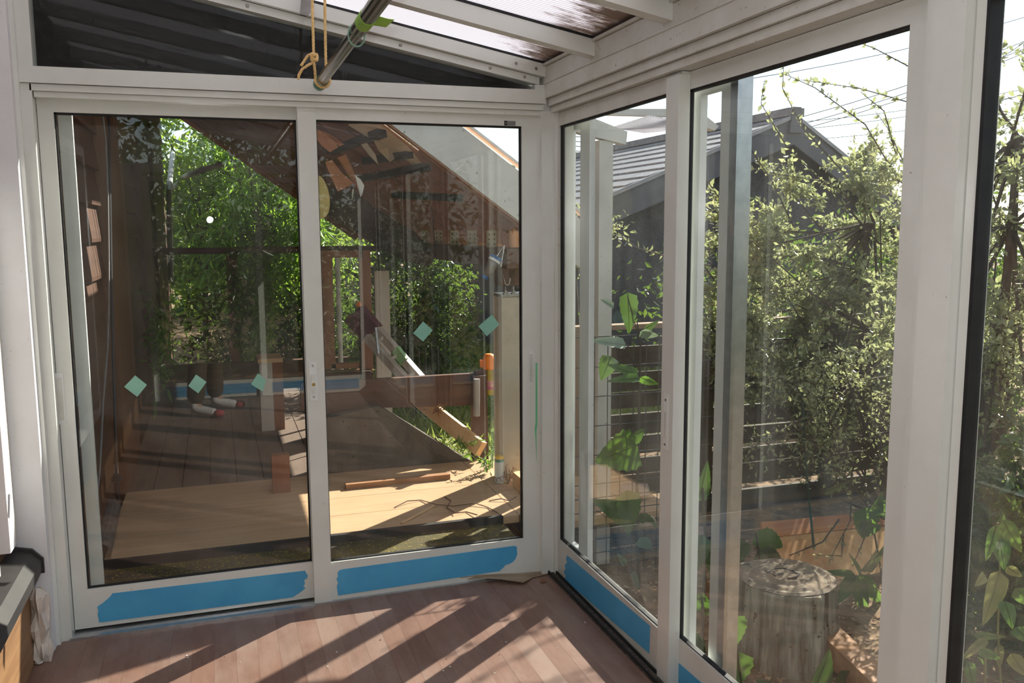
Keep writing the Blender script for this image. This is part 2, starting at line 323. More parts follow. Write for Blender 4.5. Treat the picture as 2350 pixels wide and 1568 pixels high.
# outer insect screen frames seen through the side glazing
def screen(name, label, ys, z0=.06, z1=1.95, x0=.056, x1=.080):
    r = struct(ob(name, box(x0, x1, ys[0][0], ys[-1][1], z0, z0+.06), SCRN, bev=.002), label)
    ob('top_rail', box(x0, x1, ys[0][0], ys[-1][1], z1-.05, z1), SCRN, r, .002)
    for a, b in ys: ob('stile', box(x0, x1, a, b, z0+.06, z1-.05), SCRN, r, .002)
    return r
def ysx(px, x=.068): return Hx(px, 800, x).y
screen('window_1', 'outer screen frame behind the corner side door', [(ysx(1357), ysx(1336)), (ysx(1312)-.01, .03)])
ob('edge_rail', box(.05, .10, ysx(1690), ysx(1674), .05, 1.95), SHINY, screen('window_2', 'outer screen frame with bright steel edge behind the wide side door', [(ysx(1674), ysx(1650)), (ysx(1604), ysx(1585))]), .004)
s3 = struct(ob('window_3', box(-1.94, -1.0, .062, .084, .02, .10), SCRN, bev=.002), 'outer screen frame behind the left end-wall door')
ob('stile', box(Hy(133, 262, .07).x, Hy(165, 262, .07).x, .062, .084, .10, 1.93), SCRN, s3, .002); ob('top_rail', box(-1.94, -1.0, .062, .084, 1.93, 1.96), SCRN, s3, .002)
# ---- ceiling: polycarbonate on sloping rafters
ceil = struct(empty('ceiling', (-1.0, -2.3, 2.35)), 'translucent polycarbonate lean-to roof on white rafters')
def rafter(name, y0, y1, dz0, dz1, xa=-2.1, xb=-.06, m=ALU):
    return ob(name, prism(B(), [(xa, y0, roofz(xa)+dz0), (xb, y0, roofz(xb)+dz0), (xb, y0, roofz(xb)+dz1), (xa, y0, roofz(xa)+dz1)], (0, y1-y0, 0)), m, ceil, .002)
rafter('end_rafter_lower', -.035, .03, .004, .034, xb=-.09); rafter('end_rafter_upper', -.062, .03, .036, .085)
rafter('end_gasket', -.064, -.050, .086, .094, m=GASK)
for i, x in enumerate((-1.22, -.66, -.30, -.155)):
    ob('screw', lathe(B(), [(.006, 0), (.006, .003), (.003, .005)], (x, -.0355, roofz(x)+.02), (0, -1, 0), 10), SCREW, ceil)
for x in (-.20, -.115): ob('screw', lathe(B(), [(.006, 0), (.006, .003)], (x, -.0625, roofz(x)+.058), (0, -1, 0), 10), SCREW, ceil)
ry = [Hx(1372, 118, -.06).y, Hx(1552, 18, -.06).y]; dy_ = ry[1]-ry[0]
rys = [-.03, ry[0], ry[1]]+[ry[1]+dy_*k for k in range(1, 7)]
rys = [y for y in rys if y > BACK]+[BACK]
for y in rys[1:-1]:
    rafter('rafter', y-.006, y+.044, .028, .085); rafter('rafter_gasket', y-.010, y+.0, .086, .094, m=GASK)
    for s in (0, .036): ob('screw', lathe(B(), [(.006, 0), (.005, .004), (.002, .006)], (-.081, y+s, 2.150), (-.3, 0, -1), 10), SCREW, ceil)
rafter('rafter', BACK-.02, BACK+.04, .01, .085)
for a, b in zip(rys, rys[1:]):
    ya, yb_ = a, b
    o = ob('roof_panel', prism(B(), [(-2.1, ya, roofz(-2.1)+.095), (.10, ya, roofz(.10)+.095), (.10, ya, roofz(.10)+.105), (-2.1, ya, roofz(-2.1)+.105)], (0, yb_-ya, 0)), POLY, ceil)
    ob('eave_gasket', box(-.070, -.056, yb_+.045, ya-.012, 2.150+.0, 2.168+.0), GASK, ceil)
# ---- house wall on the left (x about -2.1) with its window sill
WW = mat('white_painted_wood', (.72, .72, .74), (.66, .65, .66), 4, .45, .4, speck=(.35, .32, .28), speckscale=45, speckpos=.72)
wl = struct(ob('wall_left', box(-2.16, -2.10, BACK, .0, -.02, 2.75), wood('brown_house_wall', (.085, .036, .020), (.125, .058, .030), 1, 6, .55, .3, .15)), 'brown house wall with white corner trim')
ob('corner_trim', box(-2.10, -1.985, -.115, .03, -.012, 2.6), WW, wl, .004)
ob('corner_trim', box(-1.986, -1.972, -.075, .05, -.01, 2.45), ALU, wl, .002)
ob('wall_strip', box(-2.10, -2.075, -.20, -.125, .44, 2.6), CREAM, wl, .003)
ob('wall_strip', box(-2.10, -2.060, -.30, -.21, .44, 2.6), WW, wl, .003)
ob('window_jamb', box(-2.10, -2.035, -.62, -.56, .46, 1.9), WW, wl, .004)
ob('window_jamb', box(-2.10, -2.035, -1.9, -1.84, .46, 1.9), WW, wl, .004)
ob('window_rail', box(-2.10, -2.035, -1.84, -.62, .46, .50), WW, wl, .004)
ob('window_rail', box(-2.10, -2.035, -1.9, -.56, 1.9, 1.95), WW, wl, .004)
PANED = mat('dark_window_glass', (.03, .035, .04), None, 3, .05, .6)
ob('window_glass', box(-2.099, -2.08, -1.84, -.62, .50, 1.9), PANED, wl)
sill = ob('sill', prism(B(), [(-2.10, -.15, .40), (-2.03, -.15, .385), (-2.0, -.15, .352), (-2.0, -.15, .315), (-2.012, -.15, .315), (-2.012, -.15, .33), (-2.10, -.15, .33)], (0, -1.7, 0)), BRONZE, wl, .002)
ob('sill_end_cap', prism(B(), [(-2.10, -.148, .412), (-2.028, -.148, .395), (-1.994, -.148, .357), (-1.994, -.148, .305), (-2.008, -.148, .305), (-2.10, -.148, .33)], (0, .012, 0)), BRONZE, sill, .001)
ob('ledge', box(-2.10, -2.022, -1.9, -.14, .285, .312), CREAM, wl, .003)
SKB = wood('base_board_wood', (.17, .085, .04), (.30, .17, .08), 1, 8, .5, .4, .1)
struct(ob('baseboard_left', box(-2.10, -2.035, -4.5, -.14, -.01, .285), SKB, bev=.003), 'varnished wooden board under the house window')
# back end wall, behind the photographer (mirrored in the front glass)
wb = struct(ob('wall_back', box(LFT-.12, .0, BACK-.05, BACK+.05, 1.99, 2.06), ALU, bev=.003), 'glazed end wall behind the photographer')
ob('jamb', box(LFT-.12, -1.93, BACK-.05, BACK+.05, 0, 1.99), ALU, wb, .003); ob('jamb', box(-.08, .0, BACK-.05, BACK+.05, 0, 1.99), ALU, wb, .003)
ob('sill_track', box(LFT, -.03, BACK-.04, BACK+.04, -.022, .006), SHINY, wb)
d7 = sash('door_7', 'left sliding glass door behind the photographer', -1.93, -.98, -1.88, -1.04, BACK-.02, 'x', .012, 1.956, 0, 0, GLASS)
d8 = sash('door_8', 'right sliding glass door behind the photographer', -1.03, -.08, -.98, -.14, BACK+.02, 'x', .012, 1.956, 0, 0, GLASS)
ob('transom_pane', prism(B(), [(-1.94, BACK, 2.06), (-.1, BACK, 2.06), (-.1, BACK, roofz(-.1)+.02), (-1.94, BACK, roofz(-1.94)+.02)], (0, .005, 0)), GLASSC, wb)
# ---------------------------------------------------------------- things in the room
def tape(name, label, pxs, fn, ext, m, cat='tape', group=None, parent=None):
    bm = B(); prism(bm, [fn(*p) for p in pxs], ext); o = ob(name, bm, m, parent)
    return tag(o, label, cat, group) if not parent else o
rr = random.Random(3)
def ragged(p, q, n, amp):
    return [(p[0]+(q[0]-p[0])*k/n+rr.uniform(-amp, amp), p[1]+(q[1]-p[1])*k/n+rr.uniform(-amp, amp)) for k in range(1, n)]
fA1 = lambda x, y: Hy(x, y, .0112); fA2 = lambda x, y: Hy(x, y, -.0206); fB1 = lambda x, y: Hx(x, y, -.0206); fB2 = lambda x, y: Hx(x, y, .0084)
g = 'blue tape strips on the door rails'
L1 = [(258, 1362), (700, 1310)]+[(703, 1316), (707, 1322), (703, 1328), (698, 1332), (700, 1340), (696, 1346), (701, 1350), (694, 1356), (686, 1362), (672, 1371)]+[(228, 1429), (226, 1420), (224, 1410), (226, 1402), (223, 1393), (230, 1388), (236, 1384), (248, 1374), (254, 1368)]
tape('blue_tape', 'long torn blue tape on the bottom rail of the left end-wall door', L1, fA1, (0, -.0012, 0), BLUE, group=g)
L2 = [(786, 1307), (1180, 1253), (1186, 1255), (1187, 1272), (1183, 1283), (1177, 1290), (1170, 1294), (1160, 1297), (1155, 1303), (1146, 1311), (776, 1367), (774, 1355), (773, 1345), (776, 1338), (772, 1330), (776, 1322), (774, 1316), (779, 1309)]
tape('blue_tape', 'torn blue tape on the bottom rail of the right end-wall door', L2, fA2, (0, -.0012, 0), BLUE, group=g)
L3 = [(1302, 1275), (1492, 1437), (1490, 1500), (1296, 1330), (1299, 1322), (1294, 1312), (1299, 1306), (1296, 1298), (1302, 1290), (1299, 1282)]
tape('blue_tape', 'blue tape running down the bottom rail of the corner side door', L3, fB1, (-.0012, 0, 0), BLUE, group=g)
L4 = [(1546, 1512), (1680, 1628), (1672, 1690), (1538, 1585), (1541, 1570), (1537, 1560), (1542, 1548), (1538, 1536), (1543, 1524)]
tape('blue_tape', 'blue tape on the bottom rail of the wide side door, cut by the picture edge', L4, fB2, (-.0012, 0, 0), BLUE, group=g)
for nm, wx0, wx1, yy in (('left', -1.85, -1.08, BACK-.0), ('right', -.94, -.17, BACK+.04)):
    o = ob('blue_tape', box(wx0, wx1, yy-.001, yy+.0005, .04, .13), BLUE); tag(o, 'blue tape on the %s door behind the photographer, seen mirrored' % nm, 'tape', g)
tags = [([(285, 888), (310, 862), (337, 884), (315, 911)], 'leftmost of three mint paper squares on the left door glass', .0268),
        ([(432, 886), (450, 860), (474, 877), (455, 903)], 'middle mint paper square on the left door glass, above the socks', .0268),
        ([(576, 882), (592, 857), (611, 873), (603, 899)], 'rightmost mint paper square on the left door glass', .0268),
        ([(948, 765), (971, 738), (993, 758), (971, 784)], 'mint paper square in the middle of the right door glass', -.0052),
        ([(1098, 749), (1129, 722), (1146, 745), (1117, 772)], 'mint paper square on the right door glass beside the steel post', -.0052)]
for p, lb, y in tags:
    tape('tape_square', lb, p, lambda a, b: Hy(a, b, y), (0, -.0008, 0), GREENT, 'paper tag', 'mint squares stuck on the glass')
tape('tape_strip', 'narrow green masking tape peeling from the white jamb by the corner', [(1229, 833), (1233, 833), (1233, 975), (1231, 990), (1232, 1062), (1229, 1010), (1227, 985), (1229, 970)], lambda a, b: Hy(a, b, -.0515), (0, -.001, 0), TAPEG)
# stainless clothes pole hung in rope loops, parallel to the side wall
pe = Hy(737, 188, -.16); POLEZ = pe.z; POLEX = pe.x
pole = thing('clothes_pole', 'stainless telescopic clothes pole hanging under the roof in a rope loop', 'pole', (POLEX, -.16, POLEZ-.03))
ob('outer_tube', tube(B(), [(POLEX, -1.05, POLEZ), (POLEX, -3.6, POLEZ)], .0215, 20), STEEL, pole, smooth=False)
ob('inner_tube', tube(B(), [(POLEX, -.18, POLEZ), (POLEX, -1.06, POLEZ)], .0185, 20), STEEL, pole)
PCAP = mat('green_plastic_cap', (.03, .17, .11), (.05, .22, .15), 10, .35)
ob('end_cap', lathe(B(), [(.014, 0), (.023, .004), (.024, .03), (.0225, .085)], (POLEX, -.095, POLEZ), (0, -1, 0), 18), PCAP, pole, smooth=True)
MINT = mat('mint_cord', (.25, .45, .33), None, 10, .6)
ob('wire_ring', tube(B(), [(POLEX+math.cos(a)*.0225, -1.0, POLEZ+math.sin(a)*.03-.006) for a in [k*math.pi/10 for k in range(21)]], .0022, 6), MINT, pole)
LIME = mat('lime_tape', (.25, .50, .05), (.32, .58, .10), 8, .5)
ob('tape_band', tube(B(), [(POLEX, -1.12, POLEZ), (POLEX, -1.20, POLEZ)], .0228, 20), LIME, pole)
ob('tape_tail', prism(B(), [(POLEX+.02, -1.12, POLEZ-.004), (POLEX+.06, -1.115, POLEZ-.006), (POLEX+.075, -1.15, POLEZ+.006), (POLEX+.055, -1.17, POLEZ+.002), (POLEX+.02, -1.19, POLEZ+.004)], (0, 0, .0015)), LIME, pole)
def rope(bm, pts, r=.0048, twist=90):
    """three twisted strands"""
    P = [Vector(p) for p in pts]; out = []
    for a, b in zip(P, P[1:]):
        n = max(2, int((b-a).length/.006))
        out += [a.lerp(b, k/n) for k in range(n)]
    out.append(P[-1]); s = 0; acc = [0]
    for a, b in zip(out, out[1:]): s += (b-a).length; acc.append(s)
    for ph in range(3):
        q = []
        for i, p in enumerate(out):
            d = (out[min(i+1, len(out)-1)]-out[max(i-1, 0)]).normalized(); u = d.cross(Vector((.3, .9, .1))).normalized(); v = d.cross(u)
            t = acc[i]*twist*2+ph*2.094; q.append(p+(u*math.cos(t)+v*math.sin(t))*r*.55)
        tube(bm, q, r*.62, 5)
    return bm
fR = lambda x, y, yy=-.22: Hy(x, y, yy)
rp = thing('hanging_rope', 'yellow twisted rope loop with a knot holding the pole end', 'rope', (POLEX, -.22, POLEZ-.03))
top1, top2 = fR(716, -40), fR(745, -40)
bot = [Vector((POLEX+.026*math.sin(a), -.205, POLEZ-.026*math.cos(a))) for a in [-1.9+k*.38 for k in range(11)]]
ob('loop', rope(B(), [top1, fR(718, 60), fR(720, 125), fR(721, 150)]+bot+[fR(748, 150), fR(746, 60), top2]), ROPE, rp)
kn = fR(721, 132)
ob('knot', rope(B(), [kn+Vector((.010*math.cos(a), -.006+.004*math.sin(a*2), .012*math.sin(a)+.004*math.sin(3*a))) for a in [k*.4 for k in range(32)]]), ROPE, rp)
ob('loose_end', rope(B(), [fR(719, 122), fR(706, 128), fR(698, 140), fR(691, 151)]), ROPE, rp)
ob('loose_end', rope(B(), [fR(720, 143), fR(708, 149), fR(694, 158), fR(686, 172), fR(684, 182)]), ROPE, rp)
bk = Hy(706, 10, -.10)
tag(ob('roof_bracket', prism(B(), [Hy(694, -40, -.10), Hy(716, -40, -.10), Hy(712, 30, -.10), Hy(703, 38, -.10), Hy(688, 34, -.10)], (0, -.012, 0)), mat('grey_steel', (.28, .27, .26), (.20, .19, .18), 15, .5, metal=.4), bev=.001), 'small grey steel hanger plate under the rafter by the rope', 'bracket')
# torn veneer lifting along the end wall, litter on the floor
VEN = wood('torn_veneer', (.62, .52, .38), (.45, .33, .22), 0, 8, .7, .2, .1)
bm = B(); top = [(1056, 1326), (1100, 1320), (1150, 1317), (1200, 1315), (1257, 1310)]; low = [(1062, 1331), (1105, 1327), (1150, 1330), (1200, 1338), (1222, 1326), (1258, 1318)]
t3 = [Hy(x, y, -.022) for x, y in top]; l3 = [Hz(x, y, .012+.01*math.sin(k)) for k, (x, y) in enumerate(low)]
tp = [bm.verts.new(p) for p in t3]; lw_ = [bm.verts.new(p) for p in l3]
for i in range(4): bm.faces.new([tp[i], tp[i+1], lw_[i+1], lw_[i]])
bm.faces.new([tp[4], lw_[5], lw_[4]]); bmesh.ops.solidify(bm, geom=bm.faces[:], thickness=.0015)
tag(ob('torn_veneer', bm, VEN), 'pale torn floor veneer curling up under the right door by the corner', 'veneer')
CRM = mat('crumpled_paper', (.66, .60, .54), (.5, .45, .40), 12, .8)
bm = lathe(B(), [(.02, 0), (.034, .03), (.026, .08), (.036, .13), (.028, .19), (.032, .24), (.012, .27)], (-2.012, -.19, 0), (0, 0, 1), 14)
for v in bm.verts: v.co += Vector((rr.uniform(-.008, .008), rr.uniform(-.012, .012), rr.uniform(-.008, .008)))
tag(ob('crumpled_paper', bm, CRM), 'crumpled roll of paper stuffed into the left corner of the floor', 'paper')
def scrap(px, py, r, label, m, name='paper_scrap', seed=0, cat='litter', group=None):
    q = random.Random(seed); c = Hz(px, py, .002); n = 9
    bm = prism(B(), [c+Vector((math.cos(k*2*math.pi/n)*r*q.uniform(.6, 1.2), math.sin(k*2*math.pi/n)*r*q.uniform(.5, 1.1), q.uniform(0, .006))) for k in range(n)], (0, 0, .0015))
    return tag(ob(name, bm, m), label, cat, group)
WPAP = mat('white_paper', (.78, .77, .74), None, 10, .7)
scrap(90, 1520, .022, 'white paint flake lying on the floor in the lower left corner', WPAP, 'paint_flake', 1)
DRY = mat('dry_leaf_brown', (.30, .12, .05), (.2, .08, .04), 15, .7)
scrap(1246, 1336, .013, 'small reddish dry leaf on the floor near the room corner', DRY, 'dry_leaf', 2)
for k in range(46):
    px, py = rr.uniform(110, 1480), rr.uniform(1385, 1560)
    if py < 1460-.12*px+90: continue
    p = Hz(px, py, 0); s = rr.uniform(.0015, .004)
    o = ob('floor_crumb', lathe(B(), [(s*.5, 0), (s, s*.4), (s*.3, s*.9)], p, (0, 0, 1), 5), (WPAP, DRY)[k % 2]); tag(o, 'tiny crumb of debris scattered over the sunroom floor', 'debris', 'crumbs on the sunroom floor')
so_ = thing('floor_socket_box', 'small dark cable clip and socket at the foot of the left wall', 'socket', (-2.02, -.50, 0))
ob('body', box(-2.036, -2.008, -.52, -.47, .005, .05), BRONZE, so_, .003); ob('face', box(-2.0085, -2.004, -.515, -.475, .01, .045), CREAM, so_, .001)
# ---------------------------------------------------------------- outside the end wall: covered deck
GZ = -.35
SOIL = mat('dry_soil', (.26, .17, .10), (.12, .08, .05), 9, .9, .1, bmp=.5, speck=(.42, .32, .2), speckscale=40, speckpos=.64)
struct(ob('ground', box(-40, 40, -40, 60, GZ-.2, GZ), SOIL), 'dry soil of the garden')
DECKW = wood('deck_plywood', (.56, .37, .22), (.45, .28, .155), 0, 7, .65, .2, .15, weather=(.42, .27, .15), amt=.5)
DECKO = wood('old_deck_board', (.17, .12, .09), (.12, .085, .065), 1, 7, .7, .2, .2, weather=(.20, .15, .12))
MOSS = mat('mossy_threshold', (.022, .018, .011), (.085, .066, .010), 4, .7, .3, stretch=(.3, 2.5, 2), speck=(.50, .38, .02), speckscale=110, speckpos=.63)
DBR = wood('dark_brown_timber', (.075, .038, .026), (.13, .068, .045), 0, 7, .6, .3, .2)
DBRZ = wood('dark_brown_post', (.075, .038, .026), (.13, .068, .045), 2, 7, .6, .3, .2)
deck = struct(ob('deck', box(-1.95, .95, .84, 1.92, -.16, -.06), DBR), 'sunlit plywood deck outside the end wall')
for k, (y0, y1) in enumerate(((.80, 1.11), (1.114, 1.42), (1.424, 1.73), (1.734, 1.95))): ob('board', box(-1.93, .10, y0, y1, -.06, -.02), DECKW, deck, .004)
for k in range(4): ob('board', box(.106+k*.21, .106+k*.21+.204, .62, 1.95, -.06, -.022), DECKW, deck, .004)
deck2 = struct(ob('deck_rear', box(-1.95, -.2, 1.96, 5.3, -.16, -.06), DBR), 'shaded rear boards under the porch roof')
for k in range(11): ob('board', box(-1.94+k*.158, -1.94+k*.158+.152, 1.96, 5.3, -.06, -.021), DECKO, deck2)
th = struct(ob('threshold', box(-1.94, .0, .06, .795, -.12, -.045), MOSS), 'dark mossy threshold between the door and the deck')
ob('threshold_lip', box(-1.94, .0, .765, .795, -.045, -.005), GASK, th, .004)
# siding of the house on the left
SIDE = wood('brown_siding', (.065, .028, .016), (.10, .046, .025), 1, 6, .55, .3, .15)
BATT = wood('orange_batten', (.11, .050, .024), (.16, .078, .036), 2, 7, .55, .3, .12)
yE = Hx(390, 620, -1.96).y
sw = struct(ob('siding_wall', box(-2.12, -2.0, .06, yE, -.2, 3.6), DBRZ), 'brown lapped timber siding of the house beyond the end wall')
first = None
for k in range(19):
    z = -.12+k*.195
    if not first:
        first = ob('siding_board', prism(B(), [(-2.0, .06, z), (-1.962, .06, z), (-1.962, .06, z+.02), (-1.990, .06, z+.20), (-2.0, .06, z+.20)], (0, yE-.06, 0)), SIDE, sw); z0_ = WL[first].copy(); base_z = z
    else: inst(first, sw, z0_+Vector((0, 0, z-base_z)))
def wall_post(px0, px1, m, nm, z0=-.1, z1=3.4, d=.05):
    a, b = Hx(px0, 700, -1.93).y, Hx(px1, 700, -1.93).y
    return ob(nm, box(-1.985, -1.985+d, min(a, b), max(a, b), z0, z1), m, sw, .004)
wall_post(262, 300, BATT, 'batten', d=.06); wall_post(340, 356, DBRZ, 'corner_board'); wall_post(372, 392, DBRZ, 'corner_board', d=.04)
ob('batten_block', box(-1.985, -1.90, Hx(262, 300, -1.93).y-.1, Hx(300, 300, -1.93).y, Hx(280, 330, -1.93).z, 2.6), BATT, sw, .004)
CABB = mat('black_cable_rubber', (.015, .017, .022), None, 10, .5); CABG = mat('grey_cable_sheath', (.22, .21, .20), (.17, .16, .15), 10, .5)
def sidepts(pl, x): return [Hx(a, b, x) for a, b in pl]
cb = tag(ob('black_cable', tube(B(), sidepts([(250, 262), (252, 420), (255, 600), (258, 760), (262, 900), (265, 1000), (267, 1090)], -1.91), .0075, 7), CABB), 'thick black cable hanging down the brown siding with a connector', 'cable')
cp = Hx(268, 1112, -1.92)
cnx = ob('connector', lathe(B(), [(.008, .16), (.012, .10), (.012, .07), (.026, .06), (.026, .04), (.014, .03), (.013, -.02), (.006, -.06), (.004, -.12)], cp-Vector((0, 0, .02)), (0, 0, 1), 12), CABB, cb)
ob('tape_wrap', lathe(B(), [(.0125, 0), (.0125, .05)], cp+Vector((0, 0, .06)), (0, 0, 1), 12), mat('beige_tape', (.5, .4, .33), None, 9, .6), cb)
tag(ob('grey_cable', tube(B(), sidepts([(236, 262), (243, 330), (248, 450), (250, 600), (250, 700), (247, 800), (241, 870), (236, 930), (233, 1000), (229, 1080), (222, 1140)], -1.91), .0048, 6), CABG), 'thin grey cable looping down the siding beside the black one', 'cable')
PVC = mat('grey_pvc', (.34, .33, .33), (.28, .27, .27), 8, .4); PVCR = mat('dirty_grey_pipe', (.30, .25, .22), (.18, .13, .10), 14, .6)
bp0, bp1 = Hz(252, 1165, .05), Hz(226, 1275, .0)
bm = B(); n = 9; dd = (bp1-bp0); ring = []
for t in (0, .33, .66, 1):
    c = bp0+dd*t; ring.append([bm.verts.new(c+Vector((math.cos(a)*.055, 0, math.sin(a)*.055))) for a in [math.pi*.95*k/(n-1)-.35 for k in range(n)]])
for a, b in zip(ring, ring[1:]):
    for k in range(n-1): bm.faces.new([a[k], a[k+1], b[k+1], b[k]])
bmesh.ops.solidify(bm, geom=bm.faces[:], thickness=.006)
tag(ob('broken_pipe', bm, PVCR), 'broken half of a grey drain pipe lying at the foot of the siding', 'pipe')
dpx = Hx(388, 500, -1.93)
tag(ob('downpipe', tube(B(), [Hx(396, 352, -1.9), Hx(388, 440, -1.9), Hx(389, 520, -1.9), Hx(392, 645, -1.9)], .035, 12), mat('pale_downpipe', (.34, .35, .37), None, 5, .4)), 'pale grey downpipe at the far end of the brown siding', 'pipe')
tag(ob('downpipe_elbow', tube(B(), [Hx(396, 430, -1.9), Hx(412, 408, -1.9)+Vector((.02, 0, 0)), Hy(462, 392, 5.6), Hy(505, 378, 5.9)], .035, 12), mat('grey_elbow', (.30, .29, .27), None, 5, .4)), 'grey drain pipe slanting up from the siding into the foliage', 'pipe')
# porch roof
ROOFW = wood('roof_sheathing', (.60, .31, .18), (.50, .25, .14), 0, 6, .65, .2, .15, weather=(.42, .20, .11), amt=.5)
RAFT = wood('roof_rafter', (.24, .11, .065), (.31, .145, .09), 0, 7, .6, .25, .2)
PURL = wood('black_purlin', (.020, .016, .015), (.05, .042, .038), 1, 7, .75, .2, .3)
BARGE = mat('grey_white_board', (.62, .60, .55), (.54, .52, .47), 4, .6, .3, speck=(.3, .27, .24), speckscale=40, speckpos=.7)
FLASHG = mat('white_flashing', (.82, .82, .80), None, 4, .35)
YB = 1.30
pa, pb = Hy(891, 280, YB), Hy(1333, 615, YB); SL = (pb.z-pa.z)/(pb.x-pa.x)
def rz(x): return pa.z+SL*(x-pa.x)            # underside of the bargeboard
XR = pb.x; XL = -1.98
roof = thing('porch_roof', 'lean-to porch roof with brown rafters, torn sheathing and a pale bargeboard', 'roof', (-.8, 3.2, 1.3))
bz = (Hy(1195, 395, YB).z-Hy(1195, 510, YB).z)
bt = Hy(1370, 520, YB)
bar = ob('bargeboard', prism(B(), [(XL, YB, rz(XL)), (XR, YB, rz(XR)), (bt.x, YB, bt.z), (bt.x-.1, YB, rz(bt.x-.1)+bz), (XL, YB, rz(XL)+bz)], (0, .03, 0)), BARGE, roof, .003)
ob('flashing', prism(B(), [(XL, YB-.02, rz(XL)+bz), (bt.x, YB-.02, bt.z+.004), (bt.x, YB-.02, bt.z+.016), (XL, YB-.02, rz(XL)+bz+.016)], (0, .09, 0)), FLASHG, bar)
YF = 9.4; ysr = [1.36, 1.80, 2.24, 2.70, 3.18, 3.66, 4.14, 4.62, 5.1, 5.6, 6.1, 6.65, 7.2, 7.75, 8.3, 8.85, YF]
for y in ysr: ob('rafter', prism(B(), [(XL, y, rz(XL)+.0), (XR-.1, y, rz(XR-.1)), (XR-.06, y, rz(XR-.06)+.085), (XL, y, rz(XL)+.085)], (0, .042, 0)), RAFT, roof, .003)
def sheath(a, b, x0, x1): ob('sheathing_panel', prism(B(), [(x0, a+.02, rz(x0)+.086), (x1, a+.02, rz(x1)+.086), (x1, a+.02, rz(x1)+.10), (x0, a+.02, rz(x0)+.10)], (0, b-a, 0)), ROOFW, roof)
gx0, gx1 = Hy(770, 285, 1.55).x, Hy(985, 395, 1.55).x
for i, (a, b) in enumerate(zip(ysr, ysr[1:])):
    if i == 0: sheath(a, b, XL, gx0); sheath(a, b, gx1, bt.x-.12)
    elif i == 2: sheath(a, b, XL, gx0-.25); sheath(a, b, gx0+.05, bt.x-.12)
    else: sheath(a, b, XL, bt.x-.12)
for k, (px, py, ln, dr) in enumerate(((876, 305, 1.5, .02), (978, 384, 2.0, .03), (1054, 456, 1.35, .02), (940, 355, .9, .02))):
    p = Hy(px, py, 1.42); q = Vector((p.x-.10, 1.42+ln, rz(p.x)-.03)); beam(bm := B(), p, q, .05, .045)
    for v in bm.verts: v.co += Vector((rr.uniform(-.006, .006), rr.uniform(-.02, .02), rr.uniform(-.006, .006)))
    ob('purlin', bm, PURL, roof)
CLOTH = leaf_mat('beige_net_cloth', [(0, (.62, .53, .41)), (1, (.66, .56, .44))], .5, .8, .1, (.62, .53, .40))
TORN = leaf_mat('torn_orange_ply', [(0, (.55, .24, .11)), (1, (.60, .28, .14))], .4, .7, .2, (.60, .28, .12))
ob('net_patch', prism(B(), [(gx0-.03, 1.37, rz(gx0-.03)+.104), (gx1+.03, 1.37, rz(gx1+.03)+.104), (gx1+.03, 1.37, rz(gx1+.03)+.107), (gx0-.03, 1.37, rz(gx0-.03)+.107)], (0, .46, 0)), CLOTH, roof)
def sheet(name, pxs, y, dy, m, label, cat, thick=.003):
    bm = B(); n = len(pxs); vs_ = [bm.verts.new(Hy(a, b, y+dy*((k*7) % 5)/5)) for k, (a, b) in enumerate(pxs)]
    c = sum((v.co for v in vs_), Vector())/n; cv = bm.verts.new(c+Vector((0, dy*.6, 0)))
    for k in range(n): bm.faces.new([vs_[k], vs_[(k+1) % n], cv])
    bmesh.ops.subdivide_edges(bm, edges=bm.edges[:], cuts=2, use_grid_fill=True); bmesh.ops.triangulate(bm, faces=bm.faces[:])
    bmesh.ops.solidify(bm, geom=bm.faces[:], thickness=thick); return tag(ob(name, bm, m), label, cat)
sheet('torn_net_cloth', [(800, 285), (872, 283), (935, 335), (978, 388), (955, 384), (925, 352), (895, 372), (868, 345), (855, 318), (838, 300)], 1.60, .08, CLOTH, 'beige torn net cloth sagging under the porch rafters', 'cloth')
sheet('torn_net_cloth', [(828, 332), (842, 328), (862, 355), (868, 378), (850, 360)], 1.55, .03, CLOTH, 'small torn scrap of beige net below the big sagging net', 'cloth')
for k, (pl_, lb) in enumerate((([(724, 296), (736, 300), (760, 318), (777, 338), (757, 350), (738, 334), (725, 318)], 'curled orange plywood strip highest under the torn roof'),
                              ([(745, 372), (762, 367), (786, 398), (812, 420), (795, 430), (775, 440), (760, 408)], 'wide torn orange plywood strip hanging beside the paper fan'),
                              ([(774, 362), (793, 354), (808, 385), (829, 436), (820, 432), (802, 405)], 'narrow torn orange plywood strip with a white end'),
                              ([(740, 300), (770, 316), (790, 332), (780, 336), (752, 318)], 'thin orange plywood splinter between two torn strips'))):
    sheet('torn_plywood', pl_, 1.62+.04*k, .05, TORN, lb, 'plywood', .004)
sheet('torn_paper', [(815, 402), (828, 412), (836, 426), (832, 445), (827, 453), (824, 440), (820, 425)], 1.68, .03, WPAP, 'white torn paper scrap dangling from a plywood strip', 'paper')
def net_mat():
    m, n, l, out = _nodes('dark_shade_net'); t = n.new('ShaderNodeTexCoord'); ck = n.new('ShaderNodeTexChecker'); ck.inputs['Scale'].default_value = 130
    mp = n.new('ShaderNodeMapping'); mp.inputs['Rotation'].default_value = (.4, .3, .6); l.new(t.outputs['Object'], mp.inputs[0]); l.new(mp.outputs[0], ck.inputs[0])
    p = bsdf(n, l, (.04, .025, .02), .7); tr = n.new('ShaderNodeBsdfTransparent'); mx = n.new('ShaderNodeMixShader'); mu = n.new('ShaderNodeMath'); mu.operation = 'MULTIPLY'; mu.inputs[1].default_value = .35
    l.new(ck.outputs['Fac'], mu.inputs[0]); l.new(mu.outputs[0], mx.inputs[0]); l.new(p.outputs[0], mx.inputs[1]); l.new(tr.outputs[0], mx.inputs[2]); l.new(mx.outputs[0], out.inputs[0]); return m
